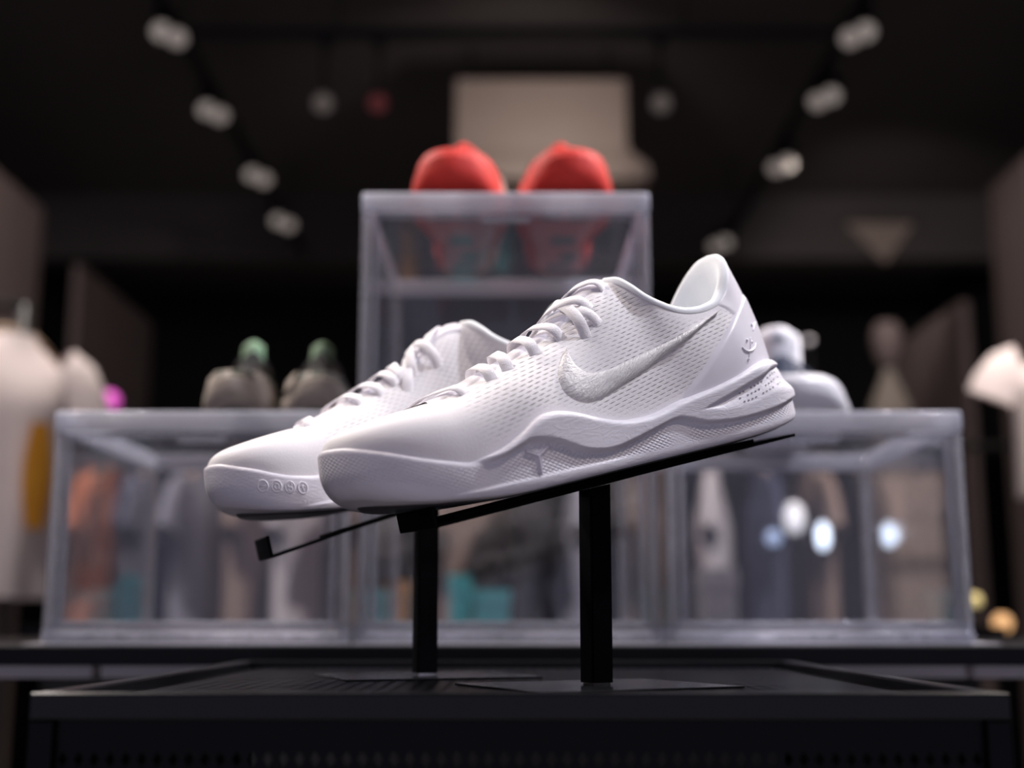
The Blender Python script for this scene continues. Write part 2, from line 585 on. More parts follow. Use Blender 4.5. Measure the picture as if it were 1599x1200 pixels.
def wall_off(x, z, lat, y):
    """how far the midsole wall stands out from the plan outline at height z"""
    zb, z1 = interp(x, ZBOT), zt(x, lat)
    o = -.0008
    toe = sstep(.262, .296, x)
    rb = lerp(.0045, .017, toe)
    ab = lerp(.0022, .0085, toe)
    d = z - zb
    if d < rb:
        o -= ab * (1 - math.sqrt(max(0, 1 - (1 - d / rb) ** 2)))
    e = z1 - z
    hk = 1 - sstep(.01, .05, x)
    re = lerp(lerp(.0040, .0025, sstep(.235, .26, x)), .0105, hk)
    ae = lerp(lerp(.0042, .0018, sstep(.235, .26, x)), .0062, hk)
    if e < re:
        o -= ae * (1 - math.sqrt(max(0, 1 - (1 - e / re) ** 2)))
    wb = interp(x, WBOT)
    k = 1 - sstep(.232, .246, x)
    if z > wb:
        o += k * .0022 * sstep(0, .0020, z - wb)
    else:
        o -= k * .0008 * sstep(.11, .14, x)
    if x < .1:
        bl, lt = interp(x, BLOW), interp(x, LTOP)
        kk = 1 - sstep(.086, .099, x)
        if lt < z < bl and bl - lt > 1e-5:
            u = (z - lt) / (bl - lt)
            o -= kk * lerp(.0018, .0030, sstep(.0, .03, x)) * min(1, u * 1.2) ** 1.2 * (1 - sstep(bl - .0016, bl, z))
    fl = sstep(.135, .165, x) * (1 - sstep(.245, .262, x))
    o += fl * .0009 * (1 - sstep(.0088, .0106, z))
    hw = 1 - sstep(.006, .045, x)
    o -= hw * .0042 * sstep(.026, .035, z)
    if x > .235:
        v = (z - zb) / max(1e-4, z1 - zb)
        o += sstep(.235, .26, x) * .0012 * math.sin(PI * max(0, min(1, v)))
    return o


def hatch_at(x, z, lat):
    zb, z1 = interp(x, ZBOT), zt(x, lat)
    top = lerp(interp(x, WBOT), z1 - .003, sstep(.236, .246, x))
    lo = zb + lerp(.0055, .010, sstep(.25, .29, x))
    h = sstep(lo - .001, lo + .002, z) * (1 - sstep(top - .0012, top - .0004, z))
    if not lat:
        h *= 1 - .9 * sstep(.225, .245, x)
    h *= 1 - .85 * (sstep(.095, .105, x) * (1 - sstep(.112, .125, x)))
    h *= 1 - .8 * (sstep(.225, .232, x) * (1 - sstep(.238, .246, x)))
    return h


def grid_faces(nr, nc, wrap=False):
    f = []
    for i in range(nr - 1):
        for j in range(nc if wrap else nc - 1):
            k = (j + 1) % nc
            f.append((i * nc + j, i * nc + k, (i + 1) * nc + k, (i + 1) * nc + j))
    return f


def set_attr(me, name, vals):
    a = me.attributes.new(name, 'FLOAT', 'POINT')
    a.data.foreach_set('value', vals)


def set_uv(me, uv):
    l = me.uv_layers.new(name='UVMap')
    for lp in me.loops:
        l.data[lp.index].uv = uv[lp.vertex_index]


class Shoe:
    """all surfaces of the shoe as local coordinates; emits meshes for either foot"""

    def __init__(self, ns=300, nt=34, nv=56):
        self.ns, self.nt, self.nv = ns, nt, nv
        self.O = outline(ns)
        self.arc = [0.0]
        for i in range(1, ns):
            self.arc.append(self.arc[-1] + (self.O[i][0] - self.O[i - 1][0]).length)
        self.E = catmull(COLLAR, 120)
        self.heel = min(range(ns), key=lambda i: self.O[i][0].length)
        self.make_upper()
        self.make_midsole()

    def edge(self, q):
        q = max(0, min(1, q)) * 119
        i = min(118, int(q))
        return self.E[i].lerp(self.E[i + 1], q - i)

    def make_upper(self):
        ns, nt = self.ns, self.nt
        B = []
        for (p, n) in self.O:
            lat = p.y > 0 or p.x > .29
            inset = lerp(lerp(.0100, .0034, sstep(.012, .060, p.x)), .0022, sstep(.235, .275, p.x))
            b = p - n * inset
            b.z = zt(p.x, p.y > 0) - .007
            B.append(b)
        # arc position of the rear part for both sides
        io = [i for i in range(ns) if B[i].x < XO]
        a0, a1 = io[0], io[-1]
        la = [0.0] * ns
        acc = 0
        for i in range(a0, a1 + 1):
            la[i] = acc
            if i < ns - 1:
                acc += (B[i + 1] - B[i]).length
        lh = la[self.heel]
        V = []
        for i in range(ns):
            b = B[i]
            side = 1 if i <= self.heel else -1
            if a0 <= i <= a1:
                if i <= self.heel:
                    q = la[i] / lh
                else:
                    q = (acc - la[i]) / (acc - lh)
                q = max(0, min(1, q))
                q = q ** .92
                T = self.edge(q)
                T = Vector((T.x, T.y * side * (1 if side > 0 else 1.15), T.z))
            else:
                xr = b.x - .040 * sstep(.225, .300, b.x) - .006 * (1 - sstep(XO, .15, b.x))
                T = Vector((xr, -.004 * sstep(.18, .28, xr), interp(xr, RIDGE)))
            k = 1 - sstep(.085, .135, b.x)           # 1 where the wall runs up to the collar
            nn = lerp(2.0, 3.1, sstep(.17, .28, b.x))
            hb = 1 - sstep(.02, .05, b.x)
            col = []
            for j in range(nt):
                t = j / (nt - 1)
                th = t * PI / 2
                a_e = 1 - max(0, math.cos(th)) ** (2 / nn)
                z_e = max(0, math.sin(th)) ** (2 / nn)
                a_w = t ** lerp(1.55, 1.85, hb)
                z_w = t
                a, zf = lerp(a_e, a_w, k), lerp(z_e, z_w, k)
                P = Vector((lerp(b.x, T.x, a), lerp(b.y, T.y, a), lerp(b.z, T.z, zf)))
                # soft belly of the quarter
                bel = .0022 * math.sin(PI * t) * k * (1 - hb)
                P += self.O[i][1] * bel
                col.append(P)
            V.append(col)
        # even out the change from vamp to quarter
        for _ in range(14):
            for c in (a0, a1):
                W_ = {}
                for d in range(-12, 13):
                    i = c + d
                    wt_ = .5 * (1 - abs(d) / 13)
                    W_[i] = [V[i][j].lerp((V[i - 1][j] + V[i + 1][j]) / 2, wt_) if j < nt - 2 else V[i][j] for j in range(nt)]
                for i, col in W_.items():
                    V[i] = col
        self.B = B
        self.U = V
        self.rear = (a0, a1)
        # the grid, t rows by s columns
        self.upper_v = [V[i][j] for j in range(nt) for i in range(ns)]
        self.upper_f = grid_faces(nt, ns, True)
        # close the front where the two sides meet on the ridge
        me = mesh('tmp', self.upper_v, self.upper_f)
        me.update()
        self.bvh_u = BVHTree.FromPolygons([tuple(p) for p in self.upper_v], self.upper_f)
        bpy.data.meshes.remove(me)

    def make_midsole(self):
        ns, nv = self.ns, self.nv
        rows = []
        uv = []
        hat = []
        for j in range(nv):
            t = j / (nv - 1)
            for i, (p, n) in enumerate(self.O):
                lat = i <= self.heel
                zb, z1 = interp(p.x, ZBOT), zt(p.x, lat)
                z = lerp(zb, z1, t)
                q = p + n * wall_off(p.x, z, lat, p.y)
                rows.append(Vector((q.x, q.y, z)))
                uv.append((self.arc[i], z))
                hat.append(hatch_at(p.x, z, lat))
        # rim turning inwards under the upper
        for (dd, dz) in ((.0075, -.0004), (.012, -.004)):
            for i, (p, n) in enumerate(self.O):
                q = p - n * (dd + .004 * (1 - sstep(.006, .045, p.x)))
                rows.append(Vector((q.x, q.y, zt(p.x, i <= self.heel) + dz)))
                uv.append((self.arc[i], 0))
                hat.append(0)
        # the white foam wraps a little way under the foot
        under = []
        for tt in (.26, .10):
            for i, (p, n) in enumerate(self.O):
                zb = interp(p.x, ZBOT)
                q = (p + n * wall_off(p.x, zb, i <= self.heel, p.y)).lerp(Vector((max(.03, min(.265, p.x)), 0, 0)), tt)
                under.append(Vector((q.x, q.y, lerp(zb, interp(q.x, ZBOT), .8) - .0004 * tt / .26)))
        rows = under + rows
        uv = [(0, 0)] * (2 * ns) + uv
        hat = [0] * (2 * ns) + hat
        self.mid_v, self.mid_uv, self.mid_h = rows, uv, hat
        self.mid_f = grid_faces(nv + 4, ns, True)
        self.bvh_m = BVHTree.FromPolygons([tuple(p) for p in rows], self.mid_f)

    # a point of the outer side at (x, z), lifted by h along the normal
    def on(self, x, z, h=0.0, mid=False, side=1):
        b = self.bvh_m if mid else self.bvh_u
        hit, nor, _, _ = b.ray_cast(Vector((x, .3 * side, z)), Vector((0, -side, 0)))
        if hit is None:
            hit, nor, _, _ = b.find_nearest(Vector((x, .03 * side, z)))
        if nor.y * side < 0:
            nor = -nor
        return hit + nor * h, nor

    def near(self, p, h=0.0, mid=False):
        b = self.bvh_m if mid else self.bvh_u
        hit, nor, _, _ = b.find_nearest(Vector(p))
        c = Vector((.15 if hit.x > .08 else .08, 0, .05))
        if nor.dot(hit - c) < 0:
            nor = -nor
        return hit + nor * h, nor

    def uvpos(self, side, x, t):
        """point and normal on the vamp at base x and height fraction t"""
        rng = range(0, self.heel + 1) if side > 0 else range(self.ns - 1, self.heel, -1)
        prev = None
        for i in rng:
            if self.B[i].x <= x:
                break
            prev = i
        if prev is None:
            prev = i
        u = 0 if prev == i else (self.B[prev].x - x) / (self.B[prev].x - self.B[i].x)
        tj = max(0, min(.9999, t)) * (self.nt - 1)
        j = int(tj)
        w_ = tj - j
        j2 = min(self.nt - 1, j + 1)
        p = self.U[prev][j].lerp(self.U[prev][j2], w_).lerp(self.U[i][j].lerp(self.U[i][j2], w_), u)
        return p


SWOOSH_TOP = [(.0577, .0791), (.0750, .0742), (.0893, .0700), (.1068, .0652), (.1261, .0613), (.1387, .0587), (.1505, .0572), (.1571, .0578), (.1612, .0607),
              (.1632, .0645), (.1628, .0696), (.1621, .0724)]
SWOOSH_LOW = [(.0577, .0791), (.0685, .0746), (.0846, .0674), (.0976, .0616), (.1098, .0570), (.1234, .0520), (.1374, .0478), (.1481, .0444), (.1590, .0417),
              (.1674, .0418), (.1738, .0441), (.1788, .0487), (.1793, .0535), (.1781, .0583), (.1736, .0638), (.1663, .0698), (.1621, .0724)]
COUNTER = [(.0235, .0915), (.0312, .0858), (.0452, .0764), (.0594, .0659), (.0711, .0574), (.0838, .0474), (.0952, .0391), (.1010, .0342), (.1060, .0300)]
TABLINE = [(.0335, .1095), (.0395, .1000), (.0475, .0905), (.0570, .0845), (.0575, .0836), (.0535, .0820), (.0498, .0796), (.0470, .0765), (.0440, .0735)]
# laces: outer eyelet (base x, height fraction), x where the strap crosses the ridge, extra slack
LACES = [(.1223, .79, .1340, .0010), (.1361, .66, .1480, .0034), (.1475, .52, .1440, .0030), (.1361, .52, .1520, .0012), (.1590, .66, .1640, .0034),
         (.1790, .66, .1750, .0030), (.1992, .66, .1905, .0030), (.2101, .66, .2040, .0022), (.2256, .69, .2322, .0008)]


def flip(me):
    """mirror to the other foot"""
    for v in me.vertices:
        v.co.y = -v.co.y
    me.flip_normals()
    return me


def ribbon(path, nors, width, thick):
    """flat lace: rounded strip along path"""
    v = []
    f = []
    m = len(path)
    prof = [(-.5, 0), (-.46, .45), (0, .5), (.46, .45), (.5, 0), (.46, -.45), (0, -.5), (-.46, -.45)]
    n = len(prof)
    for i in range(m):
        a, b = path[max(0, i - 1)], path[min(m - 1, i + 1)]
        t = (b - a).normalized()
        nn = (nors[i] - t * nors[i].dot(t)).normalized()
        s = t.cross(nn).normalized()
        for (q, r_) in prof:
            v.append(path[i] + s * q * width + nn * r_ * thick)
    for i in range(m - 1):
        for k in range(n):
            f.append((i * n + k, i * n + (k + 1) % n, (i + 1) * n + (k + 1) % n, (i + 1) * n + k))
    f.append(tuple(range(n - 1, -1, -1)))
    f.append(tuple((m - 1) * n + k for k in range(n)))
    return v, f


def lace_paths(S):
    """straps from an outer eyelet over the ridge to the mirrored inner eyelet, each a list of points and normals"""
    out = []
    for (xe, te, xr, slack) in LACES:
        xm = 2 * xr - xe
        P = []
        m = 25
        for i in range(m):
            u = i / (m - 1)
            s = 1 if u < .5 else -1
            P.append(S.uvpos(s, lerp(xe, xm, u), 1 - (1 - te) * abs(2 * u - 1)))
        for _ in range(5):
            P = [P[0]] + [(P[i - 1] + P[i] * 2 + P[i + 1]) / 4 for i in range(1, m - 1)] + [P[-1]]
        Q = []
        NN = []
        for i in range(m):
            hit, nor = S.near(P[i])
            u = i / (m - 1)
            lift = .0012 + (.0010 + slack) * math.sin(PI * u) ** .7 + .0012 * math.sin(PI * min(1, u * 3))
            if u < .05 or u > .95:
                lift = -.0014
            Q.append(hit + nor * lift)
            NN.append(nor)
        for _ in range(2):
            Q = [Q[0]] + [(Q[i - 1] + Q[i] * 2 + Q[i + 1]) / 4 for i in range(1, m - 1)] + [Q[-1]]
            NN = [NN[0]] + [(NN[i - 1] + NN[i] * 2 + NN[i + 1]).normalized() for i in range(1, m - 1)] + [NN[-1]]
        out.append((Q, NN))
    return out


def region_patch(S, line, zlo, zhi, h, nrow=26, ncol=60):
    """shell that covers the heel behind a front line given as (x, z), both sides, between two heights"""
    pts = sorted([(z, x) for x, z in line])
    v = []
    for j in range(nrow):
        z = lerp(zlo, zhi, j / (nrow - 1))
        xf = interp(z, pts)
        # walk round the heel at this height from the outer front line to the inner one
        loop = []
        pl, _ = S.on(xf, z, 0, side=1)
        pm, _ = S.on(xf, z, 0, side=-1)
        cx = max(xf, .03) + .004
        a0 = math.atan2(pl.y, pl.x - cx)
        a1 = math.atan2(pm.y, pm.x - cx)
        if a1 < 0:
            a1 += 2 * PI
        for k in range(ncol):
            u = k / (ncol - 1)
            a = lerp(a0, a1, u)
            d = Vector((math.cos(a), math.sin(a), 0))
            hit, nor, _, _ = S.bvh_u.ray_cast(Vector((cx, 0, z)) + d * .3, -d)
            if hit is None:
                hit, nor, _, _ = S.bvh_u.find_nearest(Vector((cx, 0, z)) + d * .03)
            if nor.dot(d) < 0:
                nor = -nor
            e = min(1, u / .05, (1 - u) / .05)
            ee = min(1, (nrow - 1 - j) / 1.5)
            v.append(hit + nor * (h * min(1, e + .15) * max(.1, ee) - .0002))
    f = grid_faces(nrow, ncol)
    return v, f


def swoosh_patch(S, n=90, m=11, h=.0030):
    top = catmull([(x, 0, z) for x, z in SWOOSH_TOP], n)
    low = catmull([(x, 0, z) for x, z in SWOOSH_LOW], n)
    v = []
    uv = []
    for i in range(n):
        for k in range(m):
            u = k / (m - 1)
            p = top[i].lerp(low[i], u)
            e = math.sin(PI * u) ** .45 if 0 < u < 1 else 0
            q, _ = S.on(p.x, p.z, -.0004 + h * e)
            v.append(q)
            uv.append((i / n, u))
    return v, grid_faces(n, m), uv


def blade(S, a, b, wid, h, taper=.3):
    """a raised dagger-shaped blade on the outer midsole wall from a to b (x, z)"""
    a, b = Vector((a[0], 0, a[1])), Vector((b[0], 0, b[1]))
    d = (b - a).normalized()
    s = Vector((-d.z, 0, d.x))
    v = []
    m = 9
    for i in range(m):
        t = i / (m - 1)
        ww = wid * (1 - taper * t)
        c = a.lerp(b, t)
        for (q, hh) in ((-1.6, -.0004), (-1.2, .0006), (-.8, -.0002), (-.25, h * .9), (.25, h * .9), (.8, -.0002), (1.2, .0006), (1.6, -.0004)):
            p = c + s * q * ww
            v.append(S.on(p.x, p.z, hh, True)[0])
    return v, grid_faces(m, 8)


def tube_on(S, pts, r, h=0.0, mid=False, n=6, ns=14):
    P = []
    for p in catmull([(x, 0, z) for x, z in pts], ns):
        P.append(S.on(p.x, p.z, h, mid)[0])
    return MB().tube(P, [r * (.35 + .65 * math.sin(PI * (i + .5) / ns)) for i in range(ns)], n)


def shoe_meshes(S):
    """name -> (mesh, material key) for the left shoe, in local coordinates"""
    D = {}
    me = mesh('upper', S.upper_v, S.upper_f)
    kn = []
    for j in range(S.nt):
        t = j / (S.nt - 1)
        for i in range(S.ns):
            p = S.U[i][j]
            lat = i <= S.heel
            k = 1 - sstep(.214, .246, p.x - .35 * (p.z - .05))
            k *= sstep(zt(p.x, lat) + .001, zt(p.x, lat) + .007, p.z)
            if S.rear[0] <= i <= S.rear[1]:
                k *= 1 - sstep(.78, .93, t)
            else:
                k *= 1 - sstep(.70, .82, t)
            kn.append(k)
    set_attr(me, 'knit', kn)
    D['upper'] = (me, 'knit')
    me = mesh('midsole', S.mid_v, S.mid_f)
    set_attr(me, 'hatch', S.mid_h)
    set_uv(me, S.mid_uv)
    D['midsole'] = (me, 'foam')
    # outsole: from the lower edge to the centre line
    v = []
    rows = 6
    for j in range(rows):
        t = (.20, .26, .4, .6, .8, 1)[j]
        for i, (p, n) in enumerate(S.O):
            zb = interp(p.x, ZBOT)
            q = p + n * (wall_off(p.x, zb, i <= S.heel, p.y) + .0002)
            xc = max(.03, min(.265, p.x))
            c = Vector((xc, 0, 0))
            r_ = q.lerp(c, t)
            v.append(Vector((r_.x, r_.y, interp(r_.x, ZBOT) + .0012 if j == 0 else interp(r_.x, ZBOT) - .0012)))
    D['outsole'] = (mesh('outsole', v, grid_faces(rows, S.ns, True)), 'sole_rubber')
    # collar lining: a padded roll along the ankle opening that turns down inside
    n = 150
    loop = [S.edge(i / (n // 2)) for i in range(n // 2 + 1)]
    loop = loop + [Vector((p.x, -p.y * 1.15, p.z)) for p in reversed(loop[1:-1])]
    cc = Vector((.073, 0, 0))
    nl = len(loop)
    prof = [(-.0010, -.0020), (-.0012, -.0008), (-.0006, .0008), (.0008, .0018), (.0026, .0018), (.0046, .0004), (.0058, -.0030), (.0064, -.0090)]
    v = []
    for (ins, dz) in prof:
        for p in loop:
            d = (cc - Vector((p.x, p.y, 0)))
            d = d.normalized() if d.length > 1e-6 else Vector((-1, 0, 0))
            v.append(p + d * ins + Vector((0, 0, dz)))
    for t in (.35, .7, 1.0):
        for p in loop:
            d = (cc - Vector((p.x, p.y, 0))).normalized()
            top = p + d * .0066 + Vector((0, 0, -.009))
            bx = .078 + (p.x - .073) * 1.30
            bot = Vector((min(.105, max(.030, bx)), p.y * .70, .034))
            q = top.lerp(bot, t)
            v.append(q)
    nr = len(prof) + 3
    f = grid_faces(nr, nl, True)
    D['collar_lining'] = (mesh('collar_lining', v, f), 'lining')
    bott = v[-nl:]
    fv = bott + [Vector((.078, 0, .034))]
    D['insole'] = (mesh('insole', fv, [(i, (i + 1) % nl, nl) for i in range(nl)]), 'lining')
    # tongue strip down the throat under the laces
    v = []
    m = 40
    for i in range(m):
        x = lerp(.252, .1195, i / (m - 1))
        for k in range(13):
            u = k / 6 - 1
            s = 1 if u >= 0 else -1
            p = S.uvpos(s, x, 1 - .20 * abs(u))
            hit, nor = S.near(p)
            v.append(hit + nor * (.0010 if abs(u) < .95 else -.0004))
    D['tongue'] = (mesh('tongue', v, grid_faces(m, 13)), 'smooth_white')
    v, f = region_patch(S, TABLINE, .070, .1135, .0008)
    D['heel_tab'] = (mesh('heel_tab', v, f), 'smooth_white')
    v, f = region_patch(S, COUNTER, .030, .0905, .0019)
    D['heel_counter'] = (mesh('heel_counter', v, f), 'counter')
    v, f, uv = swoosh_patch(S)
    me = mesh('side_logo', v, f)
    set_uv(me, uv)
    D['side_logo'] = (me, 'thread')
    mb = MB()
    mb.add(*blade(S, SHEATH_C, SHEATH_L, .0010, .0013))
    mb.add(*blade(S, SHEATH_C, SHEATH_R, .0010, .0013))
    mb.add(*blade(S, SHEATH_C, SHEATH_B, .0012, .0013, .6))
    D['midsole_emblem'] = (mesh('midsole_emblem', mb.v, mb.f), 'counter')
    mb = MB()
    for pts, r_ in HEEL_MARKS:
        t = tube_on(S, pts, r_, .0020)
        mb.add(t.v, t.f)
    D['heel_emblem'] = (mesh('heel_emblem', mb.v, mb.f), 'counter')
    mb = MB()
    for (x, z) in PERFS:
        p, nor = S.on(x, z, 0.0002, True)
        q = Vector((1, 0, 0)) - nor * nor.x
        q.normalize()
        r_ = nor.cross(q)
        mb.add([p + q * .0008 * math.cos(a) + r_ * .00038 * math.sin(a) + nor * .0001 for a in [2 * PI * k / 8 for k in range(8)]], [tuple(range(8))])
    D['perforations'] = (mesh('perforations', mb.v, mb.f), 'pit')
    # four round marks pressed into the inner toe bumper
    mb = MB()
    for k in range(4):
        cx, cz = .2765 - .0072 * k, .0262 - .0019 * k
        ring = [(cx + .0027 * math.cos(a), cz + .0034 * math.sin(a)) for a in [2 * PI * i / 20 for i in range(20)]]
        marks = [(ring, True)]
        if k == 0:
            marks += [([(cx - .002, cz), (cx + .002, cz)], False)]
        elif k == 1:
            marks += [([(cx - .0003, cz - .001), (cx - .003, cz - .0036)], False), ([(cx + .0012 * math.cos(a), cz + .0016 * math.sin(a)) for a in [2 * PI * i / 12 for i in range(12)]], True)]
        elif k == 2:
            marks += [([(cx + .0013 * math.cos(a), cz + .0013 + .0012 * math.sin(a)) for a in [2 * PI * i / 12 for i in range(12)]], True),
                      ([(cx + .0013 * math.cos(a), cz - .0013 + .0012 * math.sin(a)) for a in [2 * PI * i / 12 for i in range(12)]], True)]
        else:
            marks += [([(cx, cz - .0022), (cx, cz + .0018)], False), ([(cx - .0014, cz + .0004), (cx, cz + .0018), (cx + .0014, cz + .0004)], False)]
        for pts, cl in marks:
            P = [S.on(x, z, .0002, True, -1)[0] for x, z in pts]
            mb.tube(P, .00042, 6, close=cl)
    D['toe_marks'] = (mesh('toe_marks', mb.v, mb.f), 'foam')
    return D


SHEATH_C, SHEATH_L, SHEATH_R, SHEATH_B = (.2065, .0201), (.2135, .0235), (.2003, .0235), (.2072, .0107)
HEEL_MARKS = [
    ([(.0509, .0562), (.0496, .0544), (.0456, .0532), (.0397, .0545), (.0358, .0575)], .0008),
    ([(.0403, .0611), (.0430, .0560), (.0475, .0500)], .0005),
    ([(.0345, .0650), (.0290, .0690), (.0230, .0703)], .0007),
    ([(.0400, .0590), (.0412, .0575)], .0009),
    ([(.0445, .0605), (.0452, .0588)], .0008),
    ([(.0335, .0695), (.0342, .0675)], .0007),
    ([(.0480, .0492), (.0484, .0484)], .0009),
]
PERFS = []
for k in range(13):
    for r_ in range(3):
        x = .0640 - .0032 * k - r_ * .0012
        z = lerp(interp(x, LTOP), interp(x, BLOW), .22 + .24 * r_)
        if (k * 7 + r_ * 3) % 5 != 0 and 0.024 < x:
            PERFS.append((x, z))

PART_LABEL = {'side_logo': 'embroidered white curved tick logo', 'midsole_emblem': 'raised three-bladed emblem', 'heel_emblem': 'small raised crescent marks',
              'toe_marks': 'four round embossed characters', 'collar_lining': 'soft padded white collar', 'heel_counter': 'glossy moulded heel counter'}


def place(o, phi, al, T):
    """stand a shoe (or stand plate) with its x axis turned phi from the picture plane towards the camera and pitched toe-down by al"""
    ph, a = R(phi), R(al)
    X = Vector((-math.cos(ph) * math.cos(a), -math.sin(ph) * math.cos(a), -math.sin(a)))
    Y = Vector((math.sin(ph), -math.cos(ph), 0))
    Z = X.cross(Y)
    m = Matrix((X, Y, Z)).transposed().to_4x4()
    m.translation = Vector(T) + Vector((0, 0, ZC))
    o.matrix_world = m
    return o


SHOE = Shoe()
DL = shoe_meshes(SHOE)
LP = lace_paths(SHOE)
NEAR_POSE = (28.0, 14.0, (.1714, .7797, .1112))
FAR_POSE = (26.0, 13.0, (.0846, .9024, .1130))
FAR_STAND = (20.0, 14.5, (.0938, .8950, .1169))
SMOOTH_PARTS = set(DL.keys()) - {'midsole_emblem', 'perforations'}


def white_shoe(pose, right, label):
    root = empty('basketball_shoe')
    tag(root, label, 'shoe', 'pair of white basketball shoes')
    for nm, (me, mk) in DL.items():
        if right and nm in ('side_logo', 'midsole_emblem', 'heel_emblem'):
            continue
        if not right and nm == 'toe_marks':
            continue
        m2 = me.copy()
        if right:
            flip(m2)
        o = obj(nm, m2, M[mk], root, nm in SMOOTH_PARTS)
        if nm in PART_LABEL:
            o['label'] = PART_LABEL[nm]
        if nm == 'perforations':
            o['kind'] = 'stuff'
    for (Q, NN) in LP:
        v, f = ribbon(Q, NN, .0068, .0010)
        m2 = mesh('lace', v, f)
        if right:
            flip(m2)
        obj('lace', m2, M['lace'], root, True)
    place(root, *pose)
    return root


white_shoe(NEAR_POSE, False, 'white low basketball shoe with embroidered tick logo, the nearer and sharper of the two')
white_shoe(FAR_POSE, True, 'white low basketball shoe behind the sharp one, round characters on its toe')


# ------------------------------------------------------------------ the two shoe stands
FLOOR_T = ZC - .0375                       # sheet floor of the plinth tray
BASE_T = ZC - .0352                        # top of the stand base plates


def pose_matrix(phi, al, T):
    ph, a = R(phi), R(al)
    X = Vector((-math.cos(ph) * math.cos(a), -math.sin(ph) * math.cos(a), -math.sin(a)))
    Y = Vector((math.sin(ph), -math.cos(ph), 0))
    m = Matrix((X, Y, X.cross(Y))).transposed().to_4x4()
    m.translation = Vector(T) + Vector((0, 0, ZC))
    return m


def strip(line, w_, th, bev=0.0):
    """sheet-metal strip: line of (x, z) centre points, width w_ in y, thickness th below the line"""
    v = []
    f = []
    m = len(line)
    for i, (x, z) in enumerate(line):
        a = line[max(0, i - 1)]
        b = line[min(m - 1, i + 1)]
        d = Vector((b[0] - a[0], 0, b[1] - a[1])).normalized()
        n = Vector((-d.z, 0, d.x))
        if n.z < 0 and abs(d.x) > .3:
            n = -n
        elif abs(d.x) <= .3:
            n = Vector((-1, 0, 0)) if n.x > 0 else n
        for y in (-w_ / 2, w_ / 2):
            v.append(Vector((x, y, z)))
            v.append(Vector((x, y, z)) - n * th)
    for i in range(m - 1):
        p, q = i * 4, (i + 1) * 4
        f += [(p, q, q + 2, p + 2), (p + 1, p + 3, q + 3, q + 1), (p, p + 1, q + 1, q), (p + 2, q + 2, q + 3, p + 3)]
    f += [(0, 2, 3, 1), ((m - 1) * 4, (m - 1) * 4 + 1, (m - 1) * 4 + 3, (m - 1) * 4 + 2)]
    return v, f


def shoe_stand(pose, plate, pad, lip, post, s, plate_c, label):
    root = empty('shoe_stand', (post[0], post[1], FLOOR_T))
    tag(root, label, 'stand', 'black metal shoe stands')
    W = Matrix.Translation(-Vector(root.location)) @ pose_matrix(*pose)

    def part(name, v, f, mat, smooth=False):
        return obj(name, mesh(name, [W @ Vector(p) for p in v], f), mat, root, smooth)
    part('support_plate', *strip(plate, .044, .0018), M['black_metal'])
    part('support_pad', *strip(pad, .040, .0030), M['black_metal'])
    mb = MB().box(lip[0], lip[0] + .0022, -.023, .023, lip[1], lip[2], .0008)
    part('front_lip', mb.v, mb.f, M['black_metal'])
    # upright
    ph = R(pose[0])
    top = W @ Vector((plate_c[0], 0, plate_c[1]))
    rot = Matrix.Rotation(PI + ph, 4, 'Z')
    zt0 = top.z - .001
    z0 = BASE_T - FLOOR_T + .0012
    # cut the top of the square tube along the slope of the plate
    sl = math.tan(R(pose[1])) * s / 2
    v = []
    for (x, y) in ((-1, -1), (1, -1), (1, 1), (-1, 1)):
        v.append(rot @ Vector((x * s / 2, y * s / 2, z0)))
    for (x, y) in ((-1, -1), (1, -1), (1, 1), (-1, 1)):
        v.append(rot @ Vector((x * s / 2, y * s / 2, zt0 - x * sl)))
    f = [(0, 1, 5, 4), (1, 2, 6, 5), (2, 3, 7, 6), (3, 0, 4, 7), (4, 5, 6, 7), (3, 2, 1, 0)]
    bm = bmesh.new()
    vs = [bm.verts.new(p) for p in v]
    for q in f:
        bm.faces.new([vs[i] for i in q])
    bmesh.ops.bevel(bm, geom=[e for e in bm.edges if abs(e.verts[0].co.z - e.verts[1].co.z) > .02], offset=.0010, segments=2, affect='EDGES')
    me = bpy.data.meshes.new('post')
    bm.to_mesh(me)
    bm.free()
    obj('post', me, M['black_metal'], root)
    fo = MB().box(-s * .40, s * .40, -s * .40, s * .40, BASE_T - FLOOR_T, BASE_T - FLOOR_T + .0015).xf(rot).build('post_foot', M['steel'], root)
    fo['label'] = 'bright steel foot'
    MB().box(-.062, .062, -.050, .050, 0.0013, BASE_T - FLOOR_T, .0004).xf(rot).build('base_plate', M['black_gloss'], root)
    return root


M['black_gloss'] = simple('black_gloss_plate', (0.014, 0.014, 0.016), 0.16, noise=0.2, scale=200)
shoe_stand(NEAR_POSE, [(.016, .0011), (.03, .0009), (.12, .0000), (.256, -.0026)], [(.046, .0032), (.12, .0024), (.245, .0000)], (.256, -.0046, .0062),
           (.0462, .7160), .0135, (.147, -.0022), 'black stand with slanted plate and post under the sharp white shoe')
shoe_stand(FAR_STAND, [(.03, -.0045), (.165, -.0022), (.200, -.0030), (.2745, -.0105)], [(.06, -.0018), (.165, .0000), (.235, -.0050)], (.2735, -.0120, .0016),
           (-.0560, .8410), .0135, (.168, -.0040), 'black stand with slanted plate and post under the blurred white shoe behind')

# ------------------------------------------------------------------ display plinth with a recessed tray top
PX0, PX1, PY0, PY1 = -.2095, .2165, .570, 1.010
RIM = ZC - .0316
pl = empty('display_plinth', ((PX0 + PX1) / 2, (PY0 + PY1) / 2, 0))
tag(pl, 'black metal display plinth with recessed tray top and diamond mesh front', 'plinth')
PO = -Vector(pl.location)


def plp(name, mb, mat, smooth=False, parent=None):
    mb.xf(Matrix.Translation(PO))
    return mb.build(name, mat, parent or pl, smooth)


